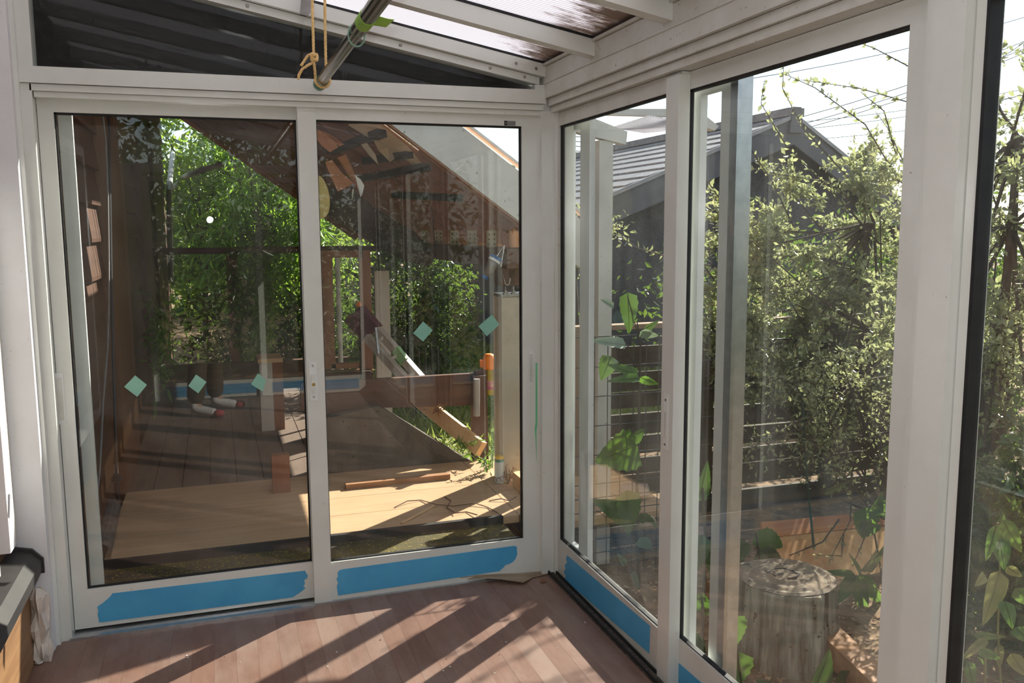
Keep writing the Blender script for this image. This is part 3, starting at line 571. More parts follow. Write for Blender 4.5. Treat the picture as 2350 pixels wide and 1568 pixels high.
sheet('shade_net', [(748, 430), (815, 440), (860, 478), (905, 505), (950, 530), (1000, 590), (985, 612), (930, 600), (870, 570), (800, 520), (735, 490)], 2.45, .15, net_mat(), 'dark brown shade net sagging below the porch roof', 'net', .002)
shn = bpy.data.objects['shade_net']
for a_, b_ in ((748, 430), (1000, 590)): ob('tie_cord', tube(B(), [Hy(a_, b_, 2.5), Hy(a_, b_, 2.5)+Vector((0, .1, .35))], .003, 5), GASK, shn)
struct(ob('transom_backing', prism(B(), [(-2.1, .07, 2.057), (-.06, .07, 2.057), (-.06, .07, 2.20), (-2.1, .07, 2.62)], (0, .03, 0)), mat('black_backing', (.012, .011, .012), (.02, .018, .018), 5, .8)), 'black board added behind the transom glass to keep it dark')  # added black board; its colour supplies the darkness behind the transom
cr_ = thing('timber_crate', 'dark timber crate under the old wooden window frame', 'crate', (Hy(795, 850, 3.0).x, 3.03, GZ))
zcr = Hy(795, 857, 3.0).z
for k in range(4): ob('slat', box(Hy(735, 850, 3.0).x, Hy(856, 850, 3.0).x, 2.985, 3.0, GZ+.02+k*(zcr-GZ)/4, GZ+.0+(k+1)*(zcr-GZ)/4), DBR, cr_, .003)
ob('core', box(Hy(738, 850, 3.0).x, Hy(853, 850, 3.0).x, 3.001, 3.09, GZ, zcr-.002), DBR, cr_)
# wall plate beam, joist plates, steel post
bx_ = Hy(1168, 600, 1.45); zb0, zb1 = Hy(1180, 614, 1.45).z, Hy(1180, 570, 1.45).z
pl_beam = tag(ob('wall_plate_beam', box(.22, .32, 1.34, 5.1, zb0, zb1), wood('plate_beam_wood', (.115, .062, .042), (.165, .095, .065), 1, 7, .6, .3, .2), bev=.004), 'brown timber beam carrying the lower ends of the porch rafters', 'beam')
GALV = mat('galvanised_plate', (.50, .46, .30), (.42, .40, .30), 12, .45, .5, metal=.35)
for k, y in enumerate(ysr[1:6]):
    r_ = ob('joist_plate', box(.235, .30, y-.012, y-.007, zb1-.005, zb1+.105), GALV, pl_beam, .012 if False else .002)
    for a in range(2):
        for b in range(3): ob('nail', lathe(B(), [(.006, 0), (.004, .003)], (.252+a*.032, y-.012, zb1+.02+b*.03), (0, -1, 0), 6), GASK, r_)
ORG = mat('orange_roll', (.62, .30, .13), None, 9, .6)
p = Hy(1180, 553, 1.42)
rl = tag(ob('orange_roll', lathe(B(), [(.015, 0), (.032, .004), (.032, .095), (.030, .10), (.012, .103), (.012, .112)], (p.x, 1.42, zb1+.002), (0, 0, 1), 16), ORG), 'small orange roll standing on the beam under the rafters', 'roll')
POSTM = mat('beige_steel_post', (.52, .46, .36), (.46, .40, .31), 4, .5, .4, speck=(.2, .1, .05), speckscale=50, speckpos=.72)
c0 = Hy(1140, 900, 1.46); c1 = Hy(1153, 900, 1.40)
zc = Hy(1170, 677, 1.42).z
post = thing('steel_post', 'beige square steel post on the deck, bolted plate on its top', 'post', (c1.x+.08, 1.5, -.02))
ob('shaft', box(c1.x, c1.x+.17, 1.40, 1.57, -.02, zc-.012), POSTM, post, .012)
tpl = ob('top_plate', box(c1.x-.005, c1.x+.18, 1.395, 1.575, zc-.010, zc+.006), SCREW, post, .002)
for dx in (.03, .08, .13): ob('bolt', lathe(B(), [(.018, 0), (.018, .006), (.010, .007), (.010, .020), (.004, .021), (.004, .045)], (c1.x+dx, 1.42, zc+.006), (0, 0, 1), 8), SCREW, tpl)
pb_ = tag(ob('packing_block', box(c1.x-.0, c1.x+.16, 1.41, 1.56, zc+.056, zb0), DBRZ, bev=.004), 'dark timber block between the steel post and the beam', 'block')
hk = Hy(1162, 643, 1.40)
tag(ob('steel_hook', tube(B(), [(hk.x-.018, 1.41, hk.z+.03), (hk.x-.018, 1.385, hk.z), (hk.x-.012, 1.383, hk.z-.022), (hk.x, 1.382, hk.z-.03), (hk.x+.012, 1.383, hk.z-.022), (hk.x+.018, 1.385, hk.z), (hk.x+.018, 1.385, hk.z+.012)], .0035, 7), SCREW), 'small steel hook screwed into the dark block above the post', 'hook')
# hanging blue and grey bottle under the beam
b0, b1 = Hy(1110, 640, 1.36), Hy(1138, 592, 1.36); ax = (b1-b0).normalized()
bot_ = thing('hanging_bottle', 'grey plastic bottle with blue cap hanging aslant under the beam', 'bottle', b0)
ob('body', lathe(B(), [(.020, .018), (.026, .024), (.032, .08), (.035, .115)], b0, ax, 18), mat('smoky_plastic', (.17, .14, .12), None, 6, .2, .6), bot_, smooth=True)
ob('base', lathe(B(), [(.014, 0), (.020, .004), (.022, .02)], b0, ax, 16), mat('blue_plastic', (.03, .13, .36), None, 6, .3), bot_)
ob('band', lathe(B(), [(.037, .115), (.037, .130)], b0, ax, 18), WPAP, bot_)
ob('cap', lathe(B(), [(.039, .130), (.039, .145), (.030, .148)], b0, ax, 18), mat('blue_lid', (.03, .14, .34), None, 6, .3), bot_)
ob('strap', tube(B(), [b0+ax*.148, b0+ax*.20+Vector((.02, 0, .02)), Vector((b1.x+.03, 1.36, zb0+.01))], .004, 6), WPAP, bot_)
# patterned paper fan behind the meeting stile
def scale_mat():
    m, n, l, out = _nodes('wave_pattern_paper'); t = n.new('ShaderNodeTexCoord'); sep = n.new('ShaderNodeSeparateXYZ'); l.new(t.outputs['Object'], sep.inputs[0])
    def M(op, a, b=None, c=None):
        q = n.new('ShaderNodeMath'); q.operation = op
        for k, v in enumerate((a, b, c)):
            if v is None: continue
            if isinstance(v, (int, float)): q.inputs[k].default_value = v
            else: l.new(v, q.inputs[k])
        return q.outputs[0]
    S = 1/.034
    u = M('MULTIPLY', sep.outputs[0], S); v = M('MULTIPLY', sep.outputs[2], S*2)
    row = M('FLOOR', v); odd = M('MULTIPLY', M('MODULO', M('ABSOLUTE', row), 2.0), .5)
    fu = M('SUBTRACT', M('FRACT', M('ADD', u, odd)), .5); fv = M('MULTIPLY', M('FRACT', v), .5)
    r = M('SQRT', M('ADD', M('MULTIPLY', fu, fu), M('MULTIPLY', fv, fv)))
    ln = M('FRACT', M('MULTIPLY', r, 7.0)); f_ = M('LESS_THAN', ln, .22)
    col = mixc(n, l, f_, (.52, .40, .13), (.25, .17, .04)); p = bsdf(n, l, col, .6); l.new(p.outputs[0], out.inputs[0]); return m
fy = 1.15; prof = [(725, 400), (737, 405), (746, 418), (753, 435), (757, 455), (757, 472), (754, 488), (748, 498), (738, 503), (728, 503), (712, 499), (701, 488), (696, 470), (697, 448), (703, 428), (712, 410)]
fan = ob('paper_fan', prism(B(), [Hy(a, b, fy) for a, b in prof], (0, .008, 0)), scale_mat(), bev=.002); tag(fan, 'teardrop ochre paper fan with wave pattern hanging outside the glass', 'fan')
c = Hy(725, 398, fy); ob('fan_string', tube(B(), [c+Vector((0, .004, -.01)), c+Vector((.01, .1, .25)), Vector((c.x+.01, 1.34, c.z+.5))], .002, 5), ROPE, fan)
# low concrete wall, rail, leaning timber, pipe, offcut
CONC = mat('stained_concrete', (.16, .135, .11), (.10, .085, .07), 6, .85, .1, bmp=.4, stretch=(1, 1, .3), speck=(.05, .05, .04), speckscale=50, speckpos=.66)
cw = [Hy(a, b, 1.99) for a, b in ((735, 1126), (735, 965), (868, 932), (1090, 1066), (1090, 1100))]
struct(ob('concrete_wall', prism(B(), cw, (0, .12, 0)), CONC), 'stained concrete wall with sloping top behind the sunlit deck')
yr = 2.08
r0, r1 = Hy(600, 886, yr), Hy(1126, 856, yr)
rail = tag(ob('timber_rail', prism(B(), [Hy(690, 881, yr), Hy(1118, 856, yr), Hy(1118, 930, yr), Hy(740, 940, yr), Hy(690, 942, yr)], (0, .05, 0)), wood('rail_board', (.10, .05, .032), (.145, .075, .05), 0, 7, .6, .25, .25), bev=.004), 'wide dark brown rail board crossing behind the deck', 'rail')
ob('end_post', prism(B(), [Hy(1086, 864, yr-.06), Hy(1117, 862, yr-.06), Hy(1122, 1092, yr-.06), Hy(1086, 1092, yr-.06)], (0, .06, 0)), DBRZ, rail, .003)
ob('end_cap_block', prism(B(), [Hy(1092, 852, yr-.02), Hy(1117, 850, yr-.02), Hy(1117, 866, yr-.02), Hy(1092, 868, yr-.02)], (0, .05, 0)), DBRZ, rail, .003)
pp = Hy(1094, 955, yr-.10); pq = Hy(1094, 870, yr-.10)
tag(ob('pipe_offcut', tube(B(), [pp, pq], .022, 14), PVC), 'short vertical grey plastic pipe fixed to the dark rail post', 'pipe')
RAWW = wood('raw_pine', (.72, .48, .26), (.62, .38, .19), 0, 8, .6, .25, .12)
q0, q1 = Hy(985, 935, 2.40), Hy(1092, 1020, 1.90)
tag(ob('leaning_timber', beam(B(), q0+Vector((-.12, .15, .1)), q1+Vector((.03, -.02, -.03)), .05, .10, (.55, -.35, .8)), RAWW, bev=.004), 'sunlit raw pine timber leaning behind the concrete wall', 'timber')
o0_, o1_ = Hz(793, 1116, -.004), Hz(1031, 1092, -.004)
of = tag(ob('timber_offcut', beam(B(), o0_, o1_, .05, .03), wood('red_offcut', (.40, .22, .11), (.30, .15, .08), 0, 8, .6, .2, .15), bev=.003), 'narrow brown timber offcut lying along the back edge of the deck', 'timber')
RB = wood('red_brown_post', (.27, .105, .05), (.22, .08, .04), 2, 8, .55, .3, .15)
q = Hz(645, 1132, -.02)
tag(ob('short_post', box(q.x-.045, q.x+.055, q.y, q.y+.07, -.02, Hy(640, 1046, q.y).z), RB, bev=.004), 'short red-brown post standing on the deck left of the centre stile', 'post')
q = Hz(622, 935, -.02)
sp_ = thing('pale_post', 'pale boxed post with a sunlit wooden top behind the left door', 'post', (q.x, 3.3, -.02))
wpx0, wpx1 = Hy(596, 870, 3.3).x, Hy(650, 870, 3.3).x; zt_ = Hy(620, 822, 3.3).z
ob('shaft', box(wpx0, wpx0+(wpx1-wpx0)*.55, 3.3, 3.5, -.02, zt_-.03), BARGE, sp_, .004); ob('side_board', box(wpx0+(wpx1-wpx0)*.56, wpx1, 3.32, 3.5, -.02, zt_-.04), RB, sp_, .003)
ob('cap', box(wpx0-.01, wpx1+.0, 3.26, 3.56, zt_-.03, zt_), RAWW, sp_, .004)
# old wooden window frame leaning behind the rail
OF = wood('old_window_frame', (.30, .13, .06), (.24, .10, .045), 2, 8, .5, .35, .15)
yw = 3.0; f0, f1 = Hy(742, 850, yw), Hy(850, 572, yw)
wd = thing('wooden_window', 'old red-brown wooden window frame with glass standing behind the rail', 'window frame', ((f0.x+f1.x)/2, yw, f0.z))
def wbx(a0, b0_, a1, b1_, nm, d0=0, d1=.05, m=OF):
    p, q = Hy(a0, b0_, yw), Hy(a1, b1_, yw); return ob(nm, box(p.x, q.x, yw+d0, yw+d1, min(p.z, q.z), max(p.z, q.z)), m, wd, .003)
wbx(738, 848, 762, 575, 'stile'); wbx(832, 848, 850, 575, 'stile'); wbx(762, 592, 832, 575, 'rail'); wbx(762, 848, 832, 832, 'rail'); wbx(764, 832, 830, 592, 'pane', .02, .024, GLASSC)
wbx(730, 856, 858, 848, 'sill', -.02, .08)
wpost = Hy(776, 700, 3.4); tag(ob('white_pipe', tube(B(), [Hy(774, 592, 3.5), Hy(778, 705, 3.5), Hy(779, 740, 3.5)-Vector((0, 0, 1.0))], .02, 10), FLASHG), 'thin white pipe behind the wooden window frame', 'pipe')
pp0 = Hy(866, 870, 3.3)
tag(ob('standing_board', box(pp0.x, Hy(899, 870, 3.3).x, 3.3, 3.36, Hy(880, 872, 3.3).z-.3, Hy(880, 622, 3.3).z), BARGE, bev=.004), 'tall narrow off-white panel standing right of the window frame', 'panel')
# aluminium stepladder lying against the rail
LAD = mat('worn_aluminium', (.58, .52, .46), (.42, .33, .26), 14, .45, .5, metal=.0, stretch=(1, 1, .3)); MAR = mat('maroon_plastic', (.11, .03, .045), (.14, .045, .06), 8, .45)
ld = thing('step_ladder', 'worn aluminium stepladder with maroon feet leaning on the rail', 'ladder', Hy(900, 870, 2.4))
ld_rails = (((812, 740), (938, 880)), ((836, 722), (968, 872)))
ends = []
for (a, b) in ld_rails:
    t = Hy(*a, 2.62); e = Hy(*b, 2.2); ends.append((t, e)); ob('side_rail', beam(B(), t, e, .045, .055), LAD, ld, .004); d = (e-t).normalized()
    ob('foot', beam(B(), t-d*.05, t+d*.16, .06, .07), MAR, ld, .008)
ob('foot_bridge', beam(B(), ends[0][0]-(ends[0][1]-ends[0][0]).normalized()*.03, ends[1][0]-(ends[1][1]-ends[1][0]).normalized()*.03, .05, .05), MAR, ld, .006)
for t in (.35, .62, .9): ob('rung', beam(B(), ends[0][0].lerp(ends[0][1], t), ends[1][0].lerp(ends[1][1], t), .05, .022), LAD, ld, .002)
ob('lock_bar', beam(B(), Hy(862, 752, 2.4), Hy(868, 812, 2.35), .012, .02), SCREW, ld, .002)
tag(ob('tape_patch', beam(B(), Hy(908, 802, 2.36), Hy(928, 830, 2.30), .03, .07), mat('pale_green_tape', (.28, .50, .22), (.35, .58, .28), 9, .6)), 'pale green tape wrapped over the upper ladder rail', 'tape')
# spray cans and bottle
def spray(nm, px, top, base, y, label, sc=1.0):
    a = Hy(px, base, y); t = Hy(px, top, y); hh = t.z-a.z; r = hh*.155
    s = thing(nm, label, 'spray can', a)
    ob('can', lathe(B(), [(r*.92, 0), (r, .02*hh), (r, .61*hh), (r*.95, .63*hh)], a, (0, 0, 1), 18), mat('can_print', (.42, .32, .03), (.30, .23, .02), 10, .3, .6, metal=.3), s, smooth=False)
    ob('label_band', lathe(B(), [(r*1.01, .14*hh), (r*1.01, .36*hh)], a, (0, 0, 1), 18), mat('magenta_label', (.42, .05, .22), (.62, .45, .30), 16, .5), s)
    ob('cap', lathe(B(), [(r*1.05, .63*hh), (r*1.08, .68*hh), (r*1.02, .86*hh), (r*.80, .97*hh), (r*.5, hh)], a, (0, 0, 1), 18), mat('orange_cap', (.90, .22, .02), (.95, .28, .03), 10, .4), s, smooth=True)
    ob('trigger', box(a.x-r*1.5, a.x-r*.9, y-.008, y+.008, a.z+.68*hh, a.z+.86*hh), mat('orange_trigger', (.90, .24, .03), None, 10, .4), s, .003)
    return s
spray('spray_can', 1123, 812, 905, 2.16, 'yellow spray can with bright orange cap behind the dark rail post')
sb_ = Hy(824, 722, 2.78); tag(ob('plant_stand', lathe(B(), [(.05, 0), (.008, .015), (.008, sb_.z-GZ-.012), (.035, sb_.z-GZ-.008), (.035, sb_.z-GZ-.001)], (sb_.x, 2.78, GZ), (0, 0, 1), 12), GASK), 'thin black stand carrying the can that stands in for a reflection', 'stand')
spray('spray_can', 824, 692, 722, 2.78, 'small orange-capped can standing in for a reflection, before the window frame')  # solid copy standing in for the mirror image of a can
a = Hz(1146, 1108, -.02); t = Hy(1146, 1045, a.y); hh = t.z-a.z
bt_ = thing('powder_bottle', 'white plastic bottle with yellow and green cap at the foot of the steel post', 'bottle', a)
ob('body', lathe(B(), [(.026, 0), (.029, .006), (.029, hh*.72), (.026, hh*.78)], a, (0, 0, 1), 18), mat('white_bottle_print', (.62, .60, .54), (.45, .5, .5), 12, .4), bt_)
ob('neck_ring', lathe(B(), [(.028, hh*.78), (.028, hh*.88)], a, (0, 0, 1), 18), PCAP, bt_); ob('cap', lathe(B(), [(.0275, hh*.88), (.027, hh*.98), (.012, hh)], a, (0, 0, 1), 18), mat('yellow_cap', (.70, .45, .03), None, 9, .4), bt_)
tag(ob('cut_timber', box(a.x+.05, a.x+.30, a.y-.26, a.y-.10, -.02, .07), RAWW, bev=.004), 'pale cut timber block lying beside the steel post foot', 'timber')
# dry twigs on the deck
TWG = mat('dry_twig', (.16, .10, .07), (.10, .06, .04), 20, .8)
def twig(pl_, label, r=.003): return tag(ob('dry_twig', tube(B(), [Hz(a, b, -.016+.010*(k % 2)) for k, (a, b) in enumerate(pl_)], r, 5), TWG), label, 'twig', 'dry twigs on the deck')
twig([(905, 1165), (935, 1150), (965, 1148), (1000, 1158), (1040, 1162), (1090, 1155), (1120, 1165), (1150, 1182)], 'long thin twig bent over the shaded part of the deck')
twig([(1020, 1140), (1035, 1150), (1025, 1165), (1045, 1178), (1070, 1175), (1095, 1182)], 'curled tangle of twig in the middle of the deck')
twig([(1122, 1150), (1150, 1145), (1170, 1150), (1185, 1140)], 'dry twig under the reddish weeds by the post')
ledg = Hz(960, 1180, -.018); tag(ob('wood_sliver', beam(B(), Hz(923, 1200, -.014), Hz(997, 1161, -.014), .012, .006), RAWW), 'thin straight pale wood sliver on the deck', 'timber')
REDW = leaf_mat('dry_red_weed', [(0, (.30, .13, .07)), (1, (.42, .22, .10))], .2, .6, .2, (.4, .2, .08))
GRN = leaf_mat('weed_green', [(0, (.06, .14, .02)), (1, (.16, .30, .05))], .4, .45, .4)
def weed(px, py, y, n, spread, hgt, m, label, seed, size=.05, nm='weed'):
    q = np.random.default_rng(seed); c = Hy(px, py, y); r = thing(nm, label, 'weed', c); pts = []; bm = B()
    for k in range(max(3, n//9)):
        e = c+Vector((q.normal()*spread, q.normal()*spread*.5, abs(q.normal())*hgt*.5+hgt*.4)); mid = c.lerp(e, .5)+Vector((0, 0, hgt*.15)); tube(bm, [c, mid, e], .0022, 4)
        for j in range(9):
            t = .25+.75*q.random(); pts.append(np.array(c.lerp(mid, t*2) if t < .5 else mid.lerp(e, t*2-1)))
    ob('stem', bm, TWG if m is REDW else GRN, r); stuff(leaves_np('leaf_cluster', pts, size*(.6+.8*q.random(len(pts))), m, r, seed, .22)); return r
weed(1165, 1112, 1.36, 60, .06, .10, REDW, 'reddish dry weed in front of the steel post', 11, .03)
weed(1118, 1085, 1.62, 50, .06, .15, GRN, 'green weed at the foot of the dark rail post', 12)
weed(1060, 1040, 1.9, 36, .05, .12, GRN, 'small green weed on top of the concrete slope', 13)
weed(1130, 1085, 1.75, 45, .03, .28, GRN, 'tall thin green weed climbing the dark rail post', 14, .035)
weed(995, 950, 1.95, 50, .05, .06, REDW, 'tangle of red dry stems at the top of the leaning timber', 15, .03)
# garden beyond the deck: hedge, bushes, grass
HEDGE = leaf_mat('hedge_leaf', [(0, (.045, .10, .018)), (.6, (.09, .17, .03)), (1, (.22, .30, .06))], .55, .32, .6, (.45, .62, .08))
BAMB = leaf_mat('bamboo_leaf', [(0, (.07, .16, .02)), (1, (.17, .32, .05))], .5, .4, .4, (.42, .65, .06))
DARKL = leaf_mat('dark_evergreen_leaf', [(0, (.018, .045, .014)), (.7, (.04, .085, .022)), (1, (.10, .14, .03))], .35, .3, .6, (.25, .40, .05))
BARK = mat('grey_brown_bark', (.10, .075, .055), (.05, .038, .03), 25, .85, .15, bmp=.5, stretch=(1, 1, .25))
def bush(nm, label, cat, c, rad, n, size, m, seed, aspect=.45, droop=.2, group=None, shell=.55, trunk=True, clumps=26):
    q = np.random.default_rng(seed); c = np.array(c, float); rad = np.array(rad, float)
    r = thing(nm, label, cat, Vector((c[0], c[1], GZ)), group)
    cl = q.normal(size=(clumps, 3)); cl /= np.linalg.norm(cl, axis=1)[:, None]; cl *= (shell+(1-shell)*q.random((clumps, 1))); cc = c+cl*rad
    k = q.integers(0, clumps, n); pts = cc[k]+q.normal(size=(n, 3))*rad*.17
    pts[:, 2] = np.maximum(pts[:, 2], GZ+.05)
    stuff(leaves_np('foliage', pts, size*(.55+.9*q.random(n)), m, r, seed, aspect, droop))
    if trunk:
        bm = B(); b0 = Vector((c[0], c[1], GZ-.02)); tube(bm, [b0, b0.lerp(Vector(c), .5)+Vector((.05, 0, 0)), Vector(c)], [.05, .04, .02], 7)
        for j in range(min(clumps, 14)): tube(bm, [b0.lerp(Vector(c), .35+.04*j), Vector(c).lerp(Vector(cc[j]), .5)+Vector((0, 0, .05)), Vector(cc[j])], [.02, .012, .004], 5)
        ob('branches', bm, BARK, r)
    return r
gb = 'trees behind the porch'
bush('garden_tree', 'leafy tree filling the gap beside the siding, under the porch roof', 'tree', (-1.6, 11.8, 2.2), (2.1, .8, 2.2), 9000, .14, HEDGE, 21, group=gb)
bush('garden_tree', 'second leafy tree behind the pale post', 'tree', (.1, 12.4, 1.7), (1.8, .8, 2.2), 8500, .13, HEDGE, 22, group=gb)
bush('garden_tree', 'bright bamboo-like tree with long drooping leaves behind the left door', 'tree', (-.75, 10.4, 1.9), (.95, .5, 1.8), 3400, .19, BAMB, 23, .16, .7, group=gb)
bush('garden_bush', 'dark glossy evergreen bush beyond the rail', 'bush', (.55, 5.3, .62), (.58, .5, 1.0), 8000, .062, DARKL, 24, group=gb, shell=.35, clumps=40)
bush('garden_tree', 'tall tree seen low behind the window frame', 'tree', (-.6, 14.6, 1.4), (2.4, .8, 2.2), 7000, .12, HEDGE, 26, group=gb)
bush('garden_bush', 'low dark undergrowth behind the far crossbeam', 'bush', (-.6, 8.0, .15), (1.4, .4, .75), 7000, .08, DARKL, 29, group=gb, shell=.2, clumps=50, trunk=False)
bush('garden_tree', 'dark wooded background far behind the porch', 'tree', (.5, 17, 1.0), (9, 1.0, 2.6), 9000, .26, DARKL, 41, group=gb, shell=.1, clumps=110, trunk=False)
bush('hanging_vine', 'bright green vine hanging down beside the mirrored photographer', 'vine', (-1.05, 5.5, .75), (.22, .25, .95), 1100, .12, BAMB, 27, .18, .9, trunk=False, shell=.2)
bush('hanging_vine', 'sunlit leafy sprig reaching out from the siding', 'vine', (-1.80, 3.6, .62), (.10, .30, .40), 260, .09, BAMB, 28, .22, .9, trunk=False, shell=.2)
q = np.random.default_rng(5); n = 16000; gp = np.stack([q.uniform(-.2, 5.5, n), q.uniform(3.2, 10.5, n), np.full(n, GZ)], 1)
GRASS = leaf_mat('dry_green_grass', [(0, (.16, .24, .04)), (.6, (.30, .36, .09)), (1, (.50, .44, .20))], .45, .5, .3, (.5, .6, .12))
lawn = struct(ob('lawn', box(-.3, 6, 3.0, 11, GZ, GZ+.012), mat('lawn_soil', (.20, .24, .07), (.28, .26, .12), 8, .9)), 'sunlit rough lawn beyond the porch')
stuff(leaves_np('grass_blades', gp, .16*(.5+q.random(n)), GRASS, lawn, 6, .09, 0, None, .1, np.stack([q.normal(size=n)*.5, q.normal(size=n)*.5, np.ones(n)], 1)))
for k, px in enumerate((948, 963, 978, 992, 1006)):
    a_, b_ = Hy(px, 875, 3.4), Hy(px-2, 800, 3.4); tag(ob('garden_stake', tube(B(), [a_-Vector((0, 0, .3)), b_], .008, 6), GASK), 'thin dark stake number %s from the left in the row behind the rail' % ('one', 'two', 'three', 'four', 'five')[k], 'stake', 'row of dark stakes')
DK = Hy(535, 730, 5.6)
tag(ob('dark_pillar', box(Hy(524, 700, 5.6).x, Hy(548, 700, 5.6).x, 5.6, 5.7, -.3, Hy(535, 585, 5.6).z), RB, bev=.004), 'dark red pillar at the far end of the porch', 'pillar')
z_ = Hy(540, 575, 5.4).z
tag(ob('far_crossbeam', box(yE*0-2.0, .9, 5.4, 5.46, z_-.03, z_+.03), DBR, bev=.003), 'dark horizontal crossbeam at the far end of the porch', 'beam')
tag(ob('rear_low_wall', box(-2.0, -.15, 5.32, 5.42, -.1, .22), DBR, bev=.003), 'low dark boarding closing the far end of the porch floor', 'boarding')
# ---------------------------------------------------------------- outside the side wall: garden
FENW = wood('weathered_fence', (.045, .034, .021), (.075, .057, .036), 0, 7, .75, .2, .3, weather=(.05, .045, .028), amt=.6)
FENP = wood('fence_post_wood', (.33, .24, .16), (.26, .18, .12), 2, 7, .75, .2, .2)
YF_ = 1.45
xa, xb = Hy(1312, 760, YF_).x, Hy(2330, 760, YF_).x
fen = thing('board_fence', 'weathered horizontal board fence standing behind the shrub', 'fence', ((xa+xb)/2, YF_, GZ))
zt2 = Hy(1420, 744, YF_).z
ob('top_rail', box(xa-.02, xb, YF_-.05, YF_+.04, zt2-.03, zt2), FENP, fen, .004)
zz = zt2-.035; k = 0
while zz > GZ+.0:
    hgt = .098+.018*((k*5) % 3)
    x1_ = xb
    if k >= 1: ob('fence_board', box(Hy(1400, 800, YF_).x if k < 3 else Hy(1372, 800, YF_).x, x1_, YF_+.006*((k*3) % 4), YF_+.03+.006*((k*3) % 4), zz-hgt, zz), FENW, fen, .004)
    zz -= hgt+(.016, .03, .012, .04)[k % 4]; k += 1
for px, m in ((1318, FENP), (1378, FENP), (1620, FENW), (1900, FENW), (2150, FENW)):
    x = Hy(px, 900, YF_-.03).x; ob('fence_post', box(x-.035, x+.035, YF_-.065, YF_-.005, GZ-.05, zt2-.031), m, fen, .004)
# wire mesh panel
WIRE = mat('dark_wire', (.05, .05, .05), (.09, .09, .09), 20, .45, .5, metal=.5)
bm = B(); ym = .60; x0, x1 = Hy(1303, 900, ym).x, Hy(1660, 900, ym).x; ztop = Hy(1400, 772, ym).z
x = x0
while x < x1: tube(bm, [(x, ym, GZ-.02), (x, ym, ztop)], .0028, 4); x += .074
z = ztop
while z > GZ: tube(bm, [(x0, ym, z), (x1, ym, z)], .0032, 4); z -= .155 if z > .25 else .075
tag(ob('wire_mesh', bm, WIRE), 'dark welded wire mesh panel behind the large-leaved plant', 'wire mesh')
# small white canopy seen through the corner side door
cn = thing('white_canopy', 'white post with sloping beam carrying a translucent canopy sheet', 'canopy', Hy(1388, 900, .78))
px0, px1 = Hy(1374, 600, .78).x, Hy(1405, 600, .78).x
ob('post', box(px0, px1, .78, .86, GZ, Hy(1390, 322, .78).z), BARGE, cn, .005)
def yq(pts, y, dy, nm, m): return ob(nm, prism(B(), [Hy(a, b, y) for a, b in pts], (0, dy, 0)), m, cn, .003)
yq([(1300, 296), (1300, 250), (1354, 268), (1440, 302), (1437, 332), (1356, 312)], .77, .06, 'beam', BARGE)
yq([(1352, 262), (1352, 250), (1600, 250), (1650, 290), (1640, 300), (1560, 268)], 1.02, .05, 'cross_beam', BARGE)
cs = [Hy(1405, 294, .85), Hy(1490, 267, .85), Hy(1625, 292, 1.25), Hy(1480, 306, 1.25)]
ob('canopy_sheet', prism(B(), cs, (0, 0, .006)), POLY, cn)
# neighbouring house
GY = 6.2
TILE = mat('grey_roof_tile', (.13, .13, .14), (.19, .19, .20), 6, .55, .4, stretch=(1, 1, 1), speck=(.24, .24, .25), speckscale=12, speckpos=.62)
RENDR = mat('dark_grey_render', (.085, .088, .095), (.065, .067, .073), 9, .9, .1, bmp=.3, speck=(.13, .13, .14), speckscale=70, speckpos=.6)
FASC = mat('slate_fascia', (.115, .12, .14), (.095, .10, .115), 5, .5, .3)
pk = Hy(1824, 265, GY); lf = Hy(1403, 446, GY); SP = (pk.z-lf.z)/(pk.x-lf.x); HW = 3.6; HL = pk.x-2.2; SR = .62
hs = thing('neighbour_house', 'dark grey neighbouring house with tiled gable roof', 'house', (pk.x, GY+4, GZ))
wz = lambda x: pk.z-(SP*(pk.x-x) if x < pk.x else SR*(x-pk.x))
ob('gable_wall', prism(B(), [(pk.x-HL+.3, GY+.25, GZ), (pk.x+HW-.4, GY+.25, GZ), (pk.x+HW-.4, GY+.25, wz(pk.x+HW-.4)-.05), (pk.x, GY+.25, pk.z-.05), (pk.x-HL+.3, GY+.25, wz(pk.x-HL+.3)-.05)], (0, 8, 0)), RENDR, hs)
for s, sl_ in ((-1, SP), (1, SR)):
    hw_ = HL if s < 0 else HW; ex = pk.x+s*hw_
    ob('fascia', prism(B(), [(pk.x, GY, pk.z-.02), (ex, GY, wz(ex)-.02), (ex, GY, wz(ex)-.34), (pk.x, GY, pk.z-.36)], (0, .05, 0)), FASC, hs)
    ob('verge_trim', prism(B(), [(pk.x, GY-.03, pk.z+.02), (ex, GY-.03, wz(ex)+.02), (ex, GY-.03, wz(ex)-.03), (pk.x, GY-.03, pk.z-.03)], (0, .10, 0)), mat('verge_metal', (.30, .31, .33), None, 5, .4), hs)
    nr = 12 if s < 0 else 17; src = None
    for i in range(nr):
        t0, t1 = i/nr*hw_, (i+1)/nr*hw_+.03
        x0, x1 = pk.x+s*t0, pk.x+s*t1
        c = ob('tile_course', prism(B(), [(x0, GY+.02, wz(x0)+.012), (x1, GY+.02, wz(x1)+.035), (x1, GY+.02, wz(x1)+.005), (x0, GY+.02, wz(x0)-.012)], (0, 8.4, 0)), TILE, hs)
ob('ridge_cap', box(pk.x-.12, pk.x+.12, GY-.03, GY+8.4, pk.z-.01, pk.z+.09), TILE, hs, .02)
ob('gable_ornament', prism(B(), [(pk.x-.10, GY-.05, pk.z-.22), (pk.x+.10, GY-.05, pk.z-.22), (pk.x+.06, GY-.05, pk.z+.10), (pk.x-.06, GY-.05, pk.z+.10)], (0, .06, 0)), FASC, hs)
